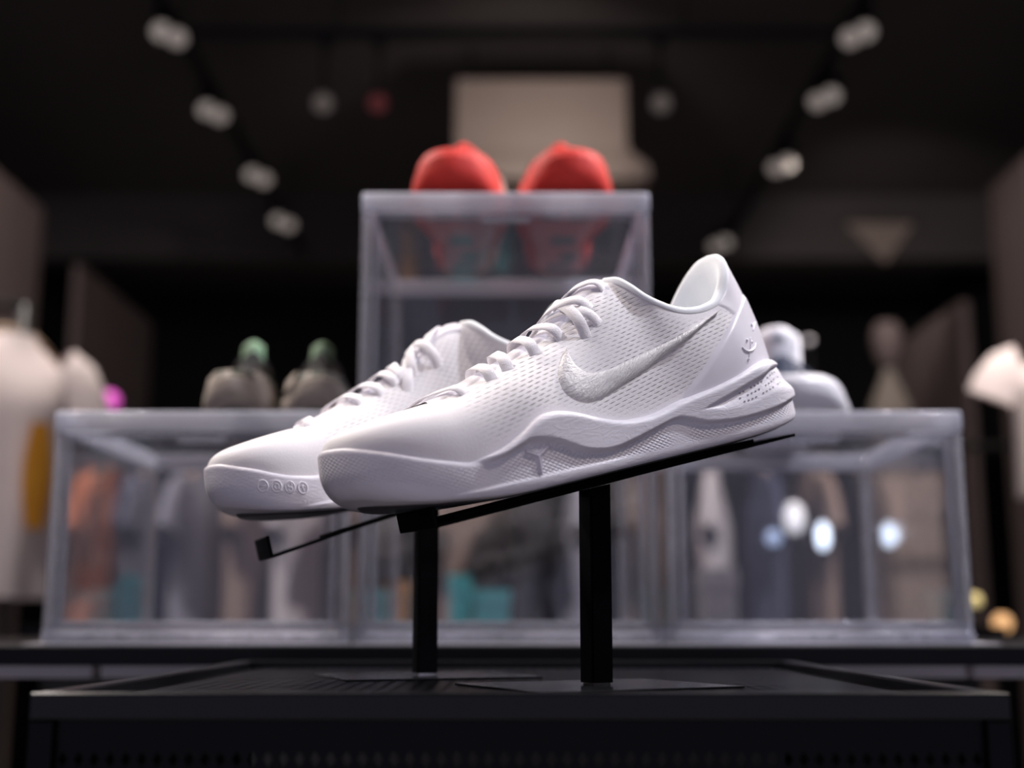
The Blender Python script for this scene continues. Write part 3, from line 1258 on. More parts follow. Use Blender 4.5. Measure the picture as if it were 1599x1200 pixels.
TB = .0115
for (x0, x1, y0, y1) in ((PX0, PX1, PY0, PY0 + TB), (PX0, PX1, PY1 - TB, PY1), (PX0, PX0 + TB, PY0 + TB, PY1 - TB), (PX1 - TB, PX1, PY0 + TB, PY1 - TB)):
    plp('top_rail', MB().box(x0, x1, y0, y1, RIM - .0115, RIM, .0012), M['black_rim'])
for (x, y) in ((PX0, PY0), (PX1 - TB, PY0), (PX0, PY1 - TB), (PX1 - TB, PY1 - TB)):
    plp('leg', MB().box(x, x + TB, y, y + TB, 0.0, RIM - .0115, .0012), M['black_frame'])
plp('tray_floor', MB().box(PX0 + TB, PX1 - TB, PY0 + TB, PY1 - TB, FLOOR_T - .002, FLOOR_T), M['black_frame'])


def diamond_sheet(x0, x1, z0, z1, px, pz, y, web):
    """expanded metal: staggered diamond strands between z0 and z1"""
    v = []
    f = []
    nx = int((x1 - x0) / px)
    nz = int((z1 - z0) / pz)
    dx = (x1 - x0) / nx
    dz = (z1 - z0) / nz
    for j in range(nz):
        for i in range(nx):
            cx, cz = x0 + (i + .5) * dx, z0 + (j + .5) * dz
            o = [(cx - dx / 2, cz), (cx - dx / 2, cz + dz / 2), (cx, cz + dz / 2), (cx + dx / 2, cz + dz / 2), (cx + dx / 2, cz), (cx + dx / 2, cz - dz / 2), (cx, cz - dz / 2), (cx - dx / 2, cz - dz / 2)]
            h = [(cx - dx / 2 * web, cz), None, (cx, cz + dz / 2 * web), None, (cx + dx / 2 * web, cz), None, (cx, cz - dz / 2 * web), None]
            n = len(v)
            v += [Vector((a, y, b)) for a, b in o]
            v += [Vector((h[k][0], y, h[k][1])) for k in (0, 2, 4, 6)]
            f += [(n, n + 1, n + 2, n + 9, n + 8), (n + 2, n + 3, n + 4, n + 10, n + 9), (n + 4, n + 5, n + 6, n + 11, n + 10), (n + 6, n + 7, n, n + 8, n + 11)]
    return v, f


v, f = diamond_sheet(PX0 + TB, PX1 - TB, ZC - .38, ZC - .0545, .0068, .0108, PY0 + .006, .62)
msh = obj('mesh_panel', mesh('mesh_panel', [p + PO for p in v], f), M['black_frame'], pl)
so = msh.modifiers.new('thick', 'SOLIDIFY')
so.thickness = .0012
plp('front_panel', MB().box(PX0 + TB, PX1 - TB, PY0 + .0045, PY0 + .008, ZC - .0548, RIM - .0115), M['black_frame'])
plp('lower_panel', MB().box(PX0 + TB, PX1 - TB, PY0 + .0045, PY0 + .008, .012, ZC - .38), M['black_frame'])
for x in (PX0 + .003, PX1 - .005):
    plp('side_panel', MB().box(x, x + .002, PY0 + TB, PY1 - TB, .012, RIM - .012), M['black_frame'])
v, f = diamond_sheet(PX0 + TB + .012, PX1 - TB - .012, PY0 + .03, PY1 - .03, .0085, .0060, 0, .62)
tm = obj('tray_mesh', mesh('tray_mesh', [Vector((p.x, p.z, FLOOR_T + .0012)) + PO for p in v], f), M['black_frame'], pl)

# ------------------------------------------------------------------ long table behind with its rails
SHELF = ZC - .0214
M['table_black'] = simple('black_table_top', (0.004, 0.004, 0.006), 0.5, spec=0.12, noise=0.2, scale=80)
M['pale_bounce'] = simple('pale_bounce', (0.82, 0.80, 0.84), 0.35, noise=0.04)
M['grey_rail'] = simple('grey_rail_paint', (0.66, 0.64, 0.70), 0.45, noise=0.06)
tb = empty('display_table', (0, 1.3, 0))
tag(tb, 'long black table behind the plinth that carries the clear boxes', 'table')
TO = Matrix.Translation((0, -1.3, 0))
MB().box(-1.1, 1.1, 1.06, 1.56, SHELF - .016, SHELF - .0008, .0006).xf(TO).build('table_top', M['table_black'], tb)
MB().box(-.43, .43, 1.146, 1.52, SHELF - .0008, SHELF).xf(TO).build('bounce_sheet', M['pale_bounce'], tb)
for x in (-1.06, 1.02):
    for y in (1.10, 1.48):
        MB().box(x, x + .04, y, y + .04, 0, SHELF - .016).xf(TO).build('leg', M['table_black'], tb)
for (x0, x1) in ((-.47, -.372), (-.364, -.12), (.12, .402), (.408, .470)):
    MB().box(x0, x1, 1.16, 1.18, SHELF - .030, SHELF - .0165, .001).xf(TO).build('rail', M['grey_rail'], tb)


# ------------------------------------------------------------------ clear plastic shoe boxes
BW, BH, BD = .270, .2078, .320


def clear_box(loc, label, rz=0.0):
    root = empty('clear_shoe_box', loc, rz)
    tag(root, label, 'box', 'clear plastic shoe boxes')
    hw = BW / 2
    t = .0026
    MB().box(-hw, hw, 0, BD, BH - .014, BH - .011).build('lid', M['clear_lid'], root)
    # lid rim: four ribs round the edge, rounded
    r = MB()
    r.box(-hw, hw, -.001, .007, BH - .019, BH, .0026, 4)
    r.box(-hw, hw, BD - .007, BD + .001, BH - .019, BH, .0026, 4)
    r.box(-hw, -hw + .007, .007, BD - .007, BH - .019, BH, .0026, 4)
    r.box(hw - .007, hw, .007, BD - .007, BH - .019, BH, .0026, 4)
    r.build('lid_rim', M['clear_rim'], root, True)
    MB().box(-hw + .004, hw - .004, .004, BD - .004, .0125, .0150).build('base', M['clear'], root)
    r = MB()
    r.box(-hw, hw, -.001, .008, 0, .011, .0025, 4)
    r.box(-hw + .006, hw - .006, .001, .006, .0125, .0195, .0018, 3)
    r.box(-hw, hw, BD - .008, BD, 0, .016, .0025, 4)
    r.box(-hw, -hw + .008, .008, BD - .008, 0, .016, .0025, 4)
    r.box(hw - .008, hw, .008, BD - .008, 0, .016, .0025, 4)
    r.build('base_rim', M['clear_edge'], root, True)
    for s in (-1, 1):
        MB().box(min(s * (hw - .003), s * (hw - .003 - t)), max(s * (hw - .003), s * (hw - .003 - t)), .008, BD - .008, .012, BH - .014).build('side_panel', M['clear'], root)
        for (y0, y1) in ((.0, .011), (BD - .011, BD)):
            x0, x1 = sorted((s * hw, s * (hw - .010)))
            MB().box(x0 + .0005, x1 - .0005, y0, y1, .011, BH - .019, .0028, 4).build('corner_post', M['clear_edge'], root, True)
    MB().box(-hw + .01, hw - .01, BD - .006, BD - .006 + t, .014, BH - .016).build('back_panel', M['clear'], root)
    MB().box(-hw + .012, hw - .012, .0025, .0025 + t, .019, BH - .021).build('door', M['clear'], root)
    d = root.children[-1]
    e = MB()
    for (x0, x1, z0, z1) in ((-hw + .012, hw - .012, BH - .025, BH - .021), (-hw + .012, -hw + .017, .019, BH - .025), (hw - .017, hw - .012, .019, BH - .025)):
        e.box(x0, x1, .0012, .0058, z0, z1, .001)
    e.build('door_frame', M['clear_edge'], d)
    MB().box(-.022, .022, -.004, .003, BH - .030, BH - .026, .0018, 3).build('pull_tab', M['clear_edge'], d)
    return root


BY = 1.150
clear_box((-.2805, BY, SHELF), 'clear plastic shoe box on the table at the left end, under the camouflage sneakers')
clear_box((-.0035, BY + .004, SHELF), 'clear plastic shoe box on the table, middle one behind the black posts')
clear_box((.2735, BY, SHELF), 'clear plastic shoe box on the table at the right end, under the white sneaker')
clear_box((-.0060, BY, SHELF + BH), 'clear plastic shoe box stacked on top, with the red sneakers on its lid')

# ------------------------------------------------------------------ sneakers standing on the boxes
SIMPLE = Shoe(ns=120, nt=16, nv=16)


def camo_mat():
    m, nt, out = mat_new('camouflage_fabric')
    p = N(nt, 'ShaderNodeBsdfPrincipled')
    p.inputs['Roughness'].default_value = 0.7
    tc = N(nt, 'ShaderNodeTexCoord')
    nz = N(nt, 'ShaderNodeTexNoise', i_Scale=34.0, i_Detail=1.5)
    nt.links.new(tc.outputs['Object'], nz.inputs['Vector'])
    cr = N(nt, 'ShaderNodeValToRGB')
    cr.color_ramp.interpolation = 'CONSTANT'
    e = cr.color_ramp.elements
    e[0].color = (.030, .030, .026, 1)
    e[1].position = .44
    e[1].color = (.14, .12, .095, 1)
    e.new(.52).color = (.035, .050, .030, 1)
    e.new(.60).color = (.30, .25, .21, 1)
    nt.links.new(nz.outputs[0], cr.inputs[0])
    nt.links.new(cr.outputs[0], p.inputs['Base Color'])
    nt.links.new(p.outputs[0], out.inputs[0])
    return m


M['camo'] = camo_mat()
M['mint'] = simple('mint_green_fabric', (0.26, 0.42, 0.25), 0.7)
M['dark_rubber'] = simple('dark_green_rubber', (0.03, 0.05, 0.04), 0.6)
M['dark_fabric'] = simple('charcoal_fabric', (0.03, 0.028, 0.03), 0.8)
M['taupe'] = simple('taupe_suede', (0.34, 0.29, 0.25), 0.85, noise=0.15)
M['red'] = simple('red_knit', (0.72, 0.035, 0.022), 0.7, noise=0.12, scale=120)
M['red_sole'] = simple('red_foam', (0.92, 0.30, 0.27), 0.5)
M['red_dark'] = simple('dark_red_lining', (0.20, 0.012, 0.016), 0.8)
M['grey_rubber'] = simple('grey_green_rubber', (0.22, 0.25, 0.24), 0.6)
M['tan'] = simple('tan_trim', (0.45, 0.36, 0.30), 0.7)
M['blue_trim'] = simple('blue_trim', (0.10, 0.16, 0.42), 0.6)
M['white_leather'] = simple('white_leather', (0.78, 0.76, 0.80), 0.45, noise=0.03)
M['navy'] = simple('navy_fabric', (0.03, 0.045, 0.09), 0.7)
M['grey_spot'] = simple('grey_print', (0.30, 0.30, 0.34), 0.6)


def patch_top(S, x0, x1, wt, h, m=14, k_=9):
    """strip over the ridge between two stations, wt = half width in t"""
    v = []
    for i in range(m):
        x = lerp(x0, x1, i / (m - 1))
        for k in range(k_):
            u = 2 * k / (k_ - 1) - 1
            p, n = S.near(S.uvpos(1 if u >= 0 else -1, x, 1 - wt * abs(u)))
            v.append(p + n * h)
    return v, grid_faces(m, k_)


def tongue_flap(h, w_, lean, th=.007):
    """rounded tongue top that stands up out of the throat"""
    v = []
    nr, nc = 10, 9
    for sgn in (1, -1):
        for i in range(nr):
            t = i / (nr - 1)
            ww = w_ * math.sqrt(max(0.25, 1 - (max(0, t - .7) / .3) ** 2)) if t > .7 else w_
            for k in range(nc):
                u = 2 * k / (nc - 1) - 1
                v.append(Vector((.124 - lean * t - .010 * u * u + sgn * th / 2 * (1 - abs(u) ** 3) * (1 - t ** 6), u * ww, .098 + h * t)))
    f = grid_faces(nr, nc)
    n = nr * nc
    f += [tuple(n + a for a in reversed(q)) for q in grid_faces(nr, nc)]
    for i in range(nr - 1):
        f.append((i * nc, (i + 1) * nc, n + (i + 1) * nc, n + i * nc))
        f.append(((i + 1) * nc + nc - 1, i * nc + nc - 1, n + i * nc + nc - 1, n + (i + 1) * nc + nc - 1))
    for k in range(nc - 1):
        f.append(((nr - 1) * nc + k, (nr - 1) * nc + k + 1, n + (nr - 1) * nc + k + 1, n + (nr - 1) * nc + k))
    return v, f


DS = shoe_meshes(SIMPLE)
LS = lace_paths(SIMPLE)


def sneaker(loc, rz, right, label, cat, group, mats, tongue=None, toe_cap=None, extra=None, zs=1.0, ws=1.0):
    """sneaker with its toe towards the camera; loc is under the toe"""
    root = empty('sneaker')
    tag(root, label, cat, group)
    for nm in ('upper', 'midsole', 'outsole', 'collar_lining', 'tongue', 'heel_counter'):
        me = DS[nm][0].copy()
        if right:
            flip(me)
        obj(nm, me, M[mats[nm]], root, True)
    for (Q, NN) in LS[::2]:
        v, f = ribbon(Q, NN, .007, .0016)
        me = mesh('lace', v, f)
        if right:
            flip(me)
        obj('lace', me, M[mats['lace']], root, True)
    if tongue:
        mk, h, w_, lean = tongue
        o = obj('tongue_tab', mesh('tongue_tab', *tongue_flap(h, w_, lean)), M[mk], root, True)
    if toe_cap:
        v, f = patch_top(SIMPLE, .287, .248, .95, .0014)
        obj('toe_cap', mesh('toe_cap', v, f), M[toe_cap], root, True)
    if extra:
        extra(root)
    rot = Matrix.Rotation(R(-90) + rz, 4, 'Z')
    m = Matrix.Translation(Vector(loc)) @ rot @ Matrix.Diagonal((1, ws, zs, 1)) @ Matrix.Translation((-.300, 0, -.0026))
    root.matrix_world = m
    return root


LID1 = SHELF + BH
LID2 = SHELF + 2 * BH
CAMO = dict(upper='camo', midsole='taupe', outsole='dark_rubber', collar_lining='dark_fabric', tongue='dark_fabric', heel_counter='camo', lace='dark_fabric')
for px, rz, right, lab in ((366, R(7), False, 'camouflage sneaker with mint green tongue on the clear box, farther from the red sneakers'),
                           (492, R(7), True, 'camouflage sneaker with mint green tongue on the clear box, nearer the stacked box')):
    dy = 1.180 if right else 1.172
    p = at(px, 642, dy)
    sneaker((p.x, dy, LID1), rz, right, lab, 'sneaker', 'camouflage sneakers on the box', CAMO, tongue=('mint', .030, .016, .010), toe_cap='taupe', zs=.88, ws=.74)


def red_extra(root):
    for (x, y, a, b) in ((.235, .012, .020, .010), (.235, -.014, .018, .010), (.165, 0, .016, .013), (.100, .008, .018, .009), (.055, 0, .016, .014)):
        mb = MB().box(x - a, x + a, y - b, y + b, -.0004 + interp(x, ZBOT) - .0012, interp(x, ZBOT), .0004)
        o = mb.build('tread_pad', M['grey_rubber'], root)
        o['label'] = 'grey rubber tread pad'
    v, f = patch_top(SIMPLE, .250, .205, .95, .0012, 8, 21)
    obj('trim_band', mesh('trim_band', v, f), M['tan'], root, True)


RED = dict(upper='red', midsole='red', outsole='red_sole', collar_lining='red_dark', tongue='red', heel_counter='tan', lace='red')
for px, rz, right, lab in ((713, R(0), False, 'bright red sneaker, toe to the viewer, nearer the camouflage pair'),
                           (886, R(0), True, 'bright red sneaker, toe to the viewer, above the white shoe heel')):
    p = at(px, 297, 1.20)
    sneaker((p.x, 1.172, LID2), rz, right, lab, 'sneaker', 'red sneakers on the top box', RED, extra=red_extra, zs=1.13, ws=1.0)


def white_extra(root):
    o = MB().box(.1240, .1252, -.008, .006, .128, .137, .0004).build('tongue_print', M['grey_spot'], root)


WHT = dict(upper='white_leather', midsole='white_leather', outsole='white_leather', collar_lining='navy', tongue='navy', heel_counter='white_leather', lace='navy')
p = at(1262, 640, 1.19)
sneaker((p.x, 1.19, LID1), R(-4), False, 'white sneaker with squared white tongue on the clear box behind the sharp shoe heel', 'sneaker', None, WHT,
        tongue=('white_leather', .052, .024, .004), extra=white_extra, zs=.88, ws=1.05)

# ------------------------------------------------------------------ the shop: floor, ceiling, walls
M['floor'] = simple('pale_floor_tile', (0.50, 0.47, 0.47), 0.35, noise=0.08, scale=3)
M['ceil'] = simple('black_ceiling_paint', (0.10, 0.085, 0.083), 0.8, noise=0.15, scale=4)
M['wall_dark'] = simple('black_wall_paint', (0.012, 0.011, 0.012), 0.8, noise=0.15, scale=4)
M['brown_panel'] = simple('brown_wall_panel', (0.20, 0.15, 0.145), 0.7, noise=0.12, scale=3)
M['beige'] = simple('beige_paint', (0.42, 0.33, 0.28), 0.6, noise=0.06, scale=6)


def struct(name, mb, mat):
    o = mb.build(name, mat)
    o['kind'] = 'structure'
    return o


CEIL = ZC + 2.35
struct('floor', MB().box(-3.0, 3.0, -2.6, 9.0, -.08, 0), M['floor'])
struct('ceiling', MB().box(-3.0, 3.0, -2.6, 9.0, CEIL, CEIL + .1), M['ceil'])
struct('wall_left', MB().box(-3.1, -3.0, -2.6, 9.0, 0, CEIL), M['wall_dark'])
struct('wall_right', MB().box(3.0, 3.1, -2.6, 9.0, 0, CEIL), M['wall_dark'])
struct('wall_back', MB().box(-3.0, 3.0, 9.0, 9.1, 0, CEIL), M['wall_dark'])
struct('trim_1', MB().box(-3.0, 3.0, 6.9, 7.1, ZC + 1.98, CEIL), M['ceil'])

# brown upright wall panels along both sides
for (x, y0, y1, z1, lab) in ((-2.02, 4.55, 5.25, ZC + 1.72, 'brown wall panel at the left edge, nearer of two'), (-2.02, 5.75, 6.95, ZC + 1.62, 'brown wall panel on the left, farther of two'),
                             (2.02, 4.35, 5.15, ZC + 1.78, 'brown wall panel at the right edge, nearer of two'), (2.02, 5.55, 6.75, ZC + 1.40, 'brown wall panel on the right, farther of two')):
    r = empty('wall_panel', (x, (y0 + y1) / 2, 0))
    tag(r, lab, 'panel', 'brown wall panels')
    n = 4
    wdt = (y1 - y0) / n
    for k in range(n):
        MB().box(-.02, .02, y0 - (y0 + y1) / 2 + k * wdt + .004, y0 - (y0 + y1) / 2 + (k + 1) * wdt - .004, .02, z1, .004).build('board', M['brown_panel'], r)
    MB().box(-.025, .025, -(y1 - y0) / 2, (y1 - y0) / 2, 0, .06).build('plinth_board', M['wall_dark'], r)

# ------------------------------------------------------------------ ceiling tracks and lamps
M['lamp_black'] = simple('black_lamp_housing', (0.012, 0.012, 0.012), 0.5)
M['lens'] = simple('lit_lamp_lens', (0.8, 0.75, 0.7), 0.4, emit=(1.0, 0.86, 0.76), estr=0.21)
M['lens_bright'] = simple('bright_lamp_lens', (0.9, 0.85, 0.8), 0.4, emit=(1.0, 0.90, 0.80), estr=60.0)
M['lens_half'] = simple('lit_lamp_lens_half', (0.8, 0.75, 0.7), 0.4, emit=(1.0, 0.84, 0.74), estr=0.17)
M['lens_dim'] = simple('dim_lamp_lens', (0.5, 0.45, 0.4), 0.4, emit=(1.0, 0.80, 0.66), estr=0.05)
M['lens_red'] = simple('dim_red_lens', (0.5, 0.1, 0.1), 0.4, emit=(1.0, 0.25, 0.22), estr=0.03)
TRZ = ZC + 1.98
for s, lab in ((-1, 'black lighting track hanging over the left side of the shop'), (1, 'black lighting track hanging over the right side of the shop')):
    r = empty('lighting_track', (s * 1.15, 3.2, TRZ))
    tag(r, lab, 'lighting track', 'ceiling lighting tracks')
    MB().box(-.018, .018, -3.2, 3.6, 0, .034, .002).build('track_bar', M['lamp_black'], r)
    for y in (-2.6, -.8, 1.0, 3.2):
        MB().tube([(0, y, .034), (0, y, CEIL - TRZ)], .004, 8).build('suspension_rod', M['lamp_black'], r)
r = empty('lighting_track', (0, 4.15, ZC + 1.98))
tag(r, 'black lighting track running across the shop between the two long tracks', 'lighting track', 'ceiling lighting tracks')
MB().box(-1.13, 1.13, -.018, .018, 0, .034, .002).build('track_bar', M['lamp_black'], r)
for x in (-.6, .6):
    MB().tube([(x, 0, .034), (x, 0, CEIL - TRZ)], .004, 8).build('suspension_rod', M['lamp_black'], r)


def track_lamp(loc, aim, lens, label, group='track lamps on the ceiling', twin=0):
    """can-shaped spotlight under a track, aimed along a direction"""
    r = empty('track_lamp', loc)
    tag(r, label, 'lamp', group)
    q = Vector(aim).normalized().to_track_quat('Z', 'Y').to_matrix().to_4x4()
    MB().lathe([(0.0, -.085), (.030, -.083), (.034, -.070), (.036, .040), (.040, .045), (.040, .052), (.034, .052), (.033, .040)], 24).xf(q).build('housing', M['lamp_black'], r, True)
    MB().lathe([(.033, .036), (.02, .041), (.0, .043)], 24).xf(q).build('lens', lens, r, True)
    if twin:
        off = Matrix.Translation((twin * .050, 0, -.022))
        MB().lathe([(0.0, -.085), (.030, -.083), (.034, -.070), (.036, .040), (.040, .045), (.040, .052), (.034, .052), (.033, .040)], 24).xf(off @ q).build('housing', M['lamp_black'], r, True)
        MB().lathe([(.033, .036), (.02, .041), (.0, .043)], 24).xf(off @ q).build('lens', M['lens_half'], r, True)
    MB().box(-.02, .02, -.035, .035, TRZ - loc[2] - .030, TRZ - loc[2] - .001, .003).build('adapter', M['lamp_black'], r)
    MB().tube([(0, 0, TRZ - loc[2] - .03), (0, 0, .03)], .007, 8).build('stem', M['lamp_black'], r)
    return r


LAMPZ = ZC + 1.90
order = ['nearest', 'second', 'third', 'farthest']
for side, pts in ((-1, ((252, 45), (322, 167), (393, 268), (433, 340))), (1, ((1352, 45), (1299, 145), (1231, 250), (1134, 374)))):
    for k, (px, py) in enumerate(pts):
        d = ray(px, py)
        p = Vector((0, 0, ZC)) + d * (1.90 / d.z)
        dd = (Vector((side * .25, p.y - 2.6, ZC - .2)) - p)
        track_lamp(tuple(p), dd, M['lens'], 'lit black track lamp, %s of four on the %s lighting track' % (order[k], 'left' if side < 0 else 'right'), twin=-side)
for (px, lens, lab) in ((505, 'lens_dim', 'dim lamp on the cross track, farther left of the red one'), (590, 'lens_red', 'dim reddish lamp on the cross track'), (1032, 'lens_dim', 'dim lamp on the cross track beside the beige unit')):
    d = ray(px, 165)
    p = Vector((0, 0, ZC)) + d * (4.15 / d.y)
    p.z = ZC + 1.74
    track_lamp(tuple(p), (-.1 * (1 if px > 800 else -1), -1, -.35), M[lens], lab)
for k, (l, t, pw, c, s) in enumerate(SPOTS):
    dr = (Vector(t) - Vector(l)).normalized()
    track_lamp(tuple(Vector(l) - dr * .06), dr, M['lens_bright'], 'black track lamp over the display, %s of three above the picture on the %s track' % (('first', 'first', 'second', 'second', 'third', 'third')[k], 'left' if l[0] < 0 else 'right'), 'track lamps above the display')

# beige air unit under the ceiling
au = empty('ceiling_air_unit', (at(845, 200, 4.75).x, 4.75, ZC + 1.70))
tag(au, 'beige boxy air unit hanging under the dark ceiling, above the red sneakers', 'air unit')
MB().box(-.34, .34, 0, .5, .10, .40, .012).build('casing', M['beige'], au)
mb = MB()
mb.add([(-.34, 0, .10), (.34, 0, .10), (.42, -.02, .03), (-.42, -.02, .03), (-.34, .5, .10), (.34, .5, .10), (.42, .52, .03), (-.42, .52, .03),
        (-.42, -.02, -.02), (.42, -.02, -.02), (.42, .52, -.02), (-.42, .52, -.02)],
       [(0, 1, 2, 3), (1, 5, 6, 2), (5, 4, 7, 6), (4, 0, 3, 7), (3, 2, 9, 8), (2, 6, 10, 9), (6, 7, 11, 10), (7, 3, 8, 11), (8, 9, 10, 11)])
mb.build('flared_hood', M['beige'], au)
for k in range(5):
    MB().box(-.36, .36, .05 + k * .09, .08 + k * .09, -.028, -.021).build('louvre', M['tan'], au)
for x in (-.28, .28):
    MB().tube([(x, .25, .40), (x, .25, CEIL - ZC - 1.70)], .006, 8).build('hanger_rod', M['lamp_black'], au)

# lit part of the wall, put in as a beige triangle on the bulkhead
pn = empty('light_patch', (at(1374, 350, 6.889).x, 6.889, at(1374, 348, 6.889).z))
tag(pn, 'beige triangle, point down on the ceiling bulkhead, standing in for a lit part of the wall', 'light_patch')
v = [(-.19, 0, 0), (.19, 0, 0), (.02, 0, -.235), (-.19, .006, 0), (.19, .006, 0), (.02, .006, -.235)]
obj('lit_wedge', mesh('lit_wedge', v, [(0, 1, 2), (5, 4, 3), (0, 3, 4, 1), (1, 4, 5, 2), (2, 5, 3, 0)]), M['beige'], pn)
MB().tube([(-.22, .003, .005), (.22, .003, .005)], .008, 8).build('wedge_rod', M['lamp_black'], pn)


# ------------------------------------------------------------------ garments on rails, goods behind the boxes
M['white_cloth'] = simple('white_cotton', (0.78, 0.68, 0.66), 0.9, noise=0.08, scale=12, bump=0.1)
M['orange_print'] = simple('orange_print', (1.0, 0.36, 0.03), 0.7, noise=0.35, scale=14)
M['orange_cloth'] = simple('orange_cotton', (0.80, 0.24, 0.10), 0.9)
M['navy_cloth'] = simple('navy_cotton', (0.05, 0.06, 0.11), 0.9)
M['grey_cloth'] = simple('grey_blue_cotton', (0.25, 0.25, 0.30), 0.9)
M['brown_cloth'] = simple('brown_cotton', (0.26, 0.19, 0.16), 0.9)
M['black_cloth'] = simple('black_cotton', (0.015, 0.015, 0.018), 0.9)
M['pale_cloth'] = simple('pale_grey_cotton', (0.55, 0.52, 0.54), 0.9)
M['wood'] = simple('pale_wood', (0.45, 0.32, 0.22), 0.6)
M['chrome'] = simple('chrome_rail', (0.6, 0.6, 0.62), 0.2, metal=1.0)
M['teal'] = simple('teal_card', (0.16, 0.80, 0.82), 0.6)
M['orange_card'] = simple('orange_card', (0.90, 0.42, 0.10), 0.6)


def tee_meshes(wd, ht, seed, thick=1.0):
    """torso with folds and two short sleeves; hangs from z = 0 downwards, faces -y"""
    rnd = random.Random(seed)
    ph = [rnd.uniform(0, 6) for _ in range(4)]
    v = []
    nr, nc = 26, 40
    for i in range(nr):
        t = i / (nr - 1)
        hw = wd * (lerp(.34, .98, sstep(0, .16, t)) if t < .16 else lerp(.98, 1.03, t))
        zz = -ht * t if t > .16 else -ht * (t * .75 + .04 * sstep(0, .16, t))
        dp = (.035 + .05 * sstep(0, .3, t)) * thick
        for k in range(nc):
            a = 2 * PI * k / nc
            fold = 1 + .16 * sstep(.15, .9, t) * (math.sin(5 * a + ph[0] + 2 * t) * .6 + math.sin(9 * a + ph[1]) * .4)
            v.append(Vector((hw * math.cos(a), dp * math.sin(a) * fold, zz)))
    torso = (v, grid_faces(nr, nc, True))
    sl = []
    for s in (-1, 1):
        mb = MB()
        pts = [Vector((s * wd * .72, 0, -ht * .13)), Vector((s * wd * .98, 0, -ht * .17)), Vector((s * wd * 1.14, 0, -ht * .24)), Vector((s * wd * 1.24, 0, -ht * .32))]
        mb.tube(pts, [.070, .075, .075, .075], 16, cap=False)
        mb.v = [Vector((p.x, p.y * .55 * thick, p.z)) for p in mb.v]
        sl.append((mb.v, mb.f))
    return torso, sl


def tee(loc, rz, mat, label, group, wd=.23, ht=.66, prt=None, seed=1, cat='shirt', thick=1.0):
    r = empty('shirt', loc, rz)
    tag(r, label, cat, group)
    torso, sl = tee_meshes(wd, ht, seed, thick)
    obj('body', mesh('body', *torso), mat, r, True)
    for q in sl:
        obj('sleeve', mesh('sleeve', *q), mat, r, True)
    if prt:
        x0, x1, z0, z1 = prt
        v = []
        for i in range(9):
            for k in range(9):
                z = lerp(z0, z1, i / 8)
                hw_ = (x1 - x0) / 2 * (.45 + .55 * math.sin(PI * (i + .6) / 9.2))
                x = (x0 + x1) / 2 + hw_ * (k / 4 - 1)
                y = -.094 * math.sqrt(max(0, 1 - (x / wd) ** 2)) - .016
                v.append(Vector((x, y, z)))
        o = obj('print', mesh('print', v, grid_faces(9, 9)), M['orange_print'], r, True)
        o['label'] = 'orange printed graphic'
    mb = MB().tube([(-wd * .8, 0, -.05), (-.03, 0, .012), (.03, 0, .012), (wd * .8, 0, -.05)], .008, 8)
    h = mb.build('hanger', M['wood'], r, True)
    MB().tube([(0, 0, .012), (0, 0, .05), (.02, 0, .075), (.035, 0, .06), (.03, 0, .045)], .0025, 6).build('hook', M['chrome'], h, True)
    return r


def rail(x0, x1, y, z, label):
    r = empty('garment_rail', ((x0 + x1) / 2, y, 0))
    tag(r, label, 'rail', 'garment rails')
    c = (x0 + x1) / 2
    MB().tube([(x0 - c, 0, z), (x1 - c, 0, z)], .011, 12).build('bar', M['lamp_black'], r, True)
    for x in (x0 - c, x1 - c):
        MB().tube([(x, 0, .02), (x, 0, z)], .011, 12).build('upright', M['lamp_black'], r, True)
        MB().box(x - .02, x + .02, -.25, .25, 0, .02, .004).build('foot', M['lamp_black'], r)
    return r


# white shirt with the orange graphic at the left edge
p = at(22, 524, 2.7)
tee((p.x, 2.7, p.z), R(40), M['white_cloth'], 'white shirt with an orange graphic hanging at the left edge', None, .125, .56, (.00, .065, -.42, -.20), 3)
rail(p.x - .7, p.x + .02, 2.7, p.z + .068, 'black garment rail that carries the white shirt with the orange graphic')
p = at(1668, 545, 2.9)
tee((p.x, 2.9, p.z), R(-30), M['white_cloth'], 'white shirt hanging at the right edge of the shop', None, .13, .34, None, 5)
rail(p.x - .02, p.x + .7, 2.9, p.z + .068, 'black garment rail that carries the white shirt at the right edge')

# row of clothes further back, seen through the boxes
RZ = at(800, 735, 3.6).z
rail(-1.40, 1.55, 3.6, RZ + .068, 'long black garment rail seen through the clear boxes')
ROW = [(176, 'orange_cloth', 'orange shirt on the far rail seen through the left clear box', 60), (240, 'navy_cloth', 'navy shirt on the far rail next to the orange one', 62),
       (322, 'grey_cloth', 'grey-blue shirt on the far rail seen through the left clear box', 55), (390, 'brown_cloth', 'brown shirt on the far rail behind the blurred toe', 65),
       (470, 'pale_cloth', 'pale grey shirt on the far rail seen through the left clear box', 58), (585, 'brown_cloth', 'brown shirt on the far rail at the seam of two clear boxes', 60),
       (655, 'black_cloth', 'black shirt on the far rail behind the left post', 62), (735, 'brown_cloth', 'brown shirt on the far rail between the two posts', 45),
       (830, 'black_cloth', 'black shirt on the far rail between the two posts', 55), (905, 'grey_cloth', 'grey shirt on the far rail just left of the right post', 60),
       (1000, 'brown_cloth', 'brown shirt on the far rail just right of the right post', 55), (1110, 'pale_cloth', 'pale grey shirt on the far rail seen through the right clear box', 52),
       (1190, 'navy_cloth', 'navy shirt on the far rail seen through the right clear box', 60), (1262, 'brown_cloth', 'brown shirt on the far rail seen through the right clear box', 64),
       (1335, 'black_cloth', 'black shirt on the far rail beside the beige screen', 60)]
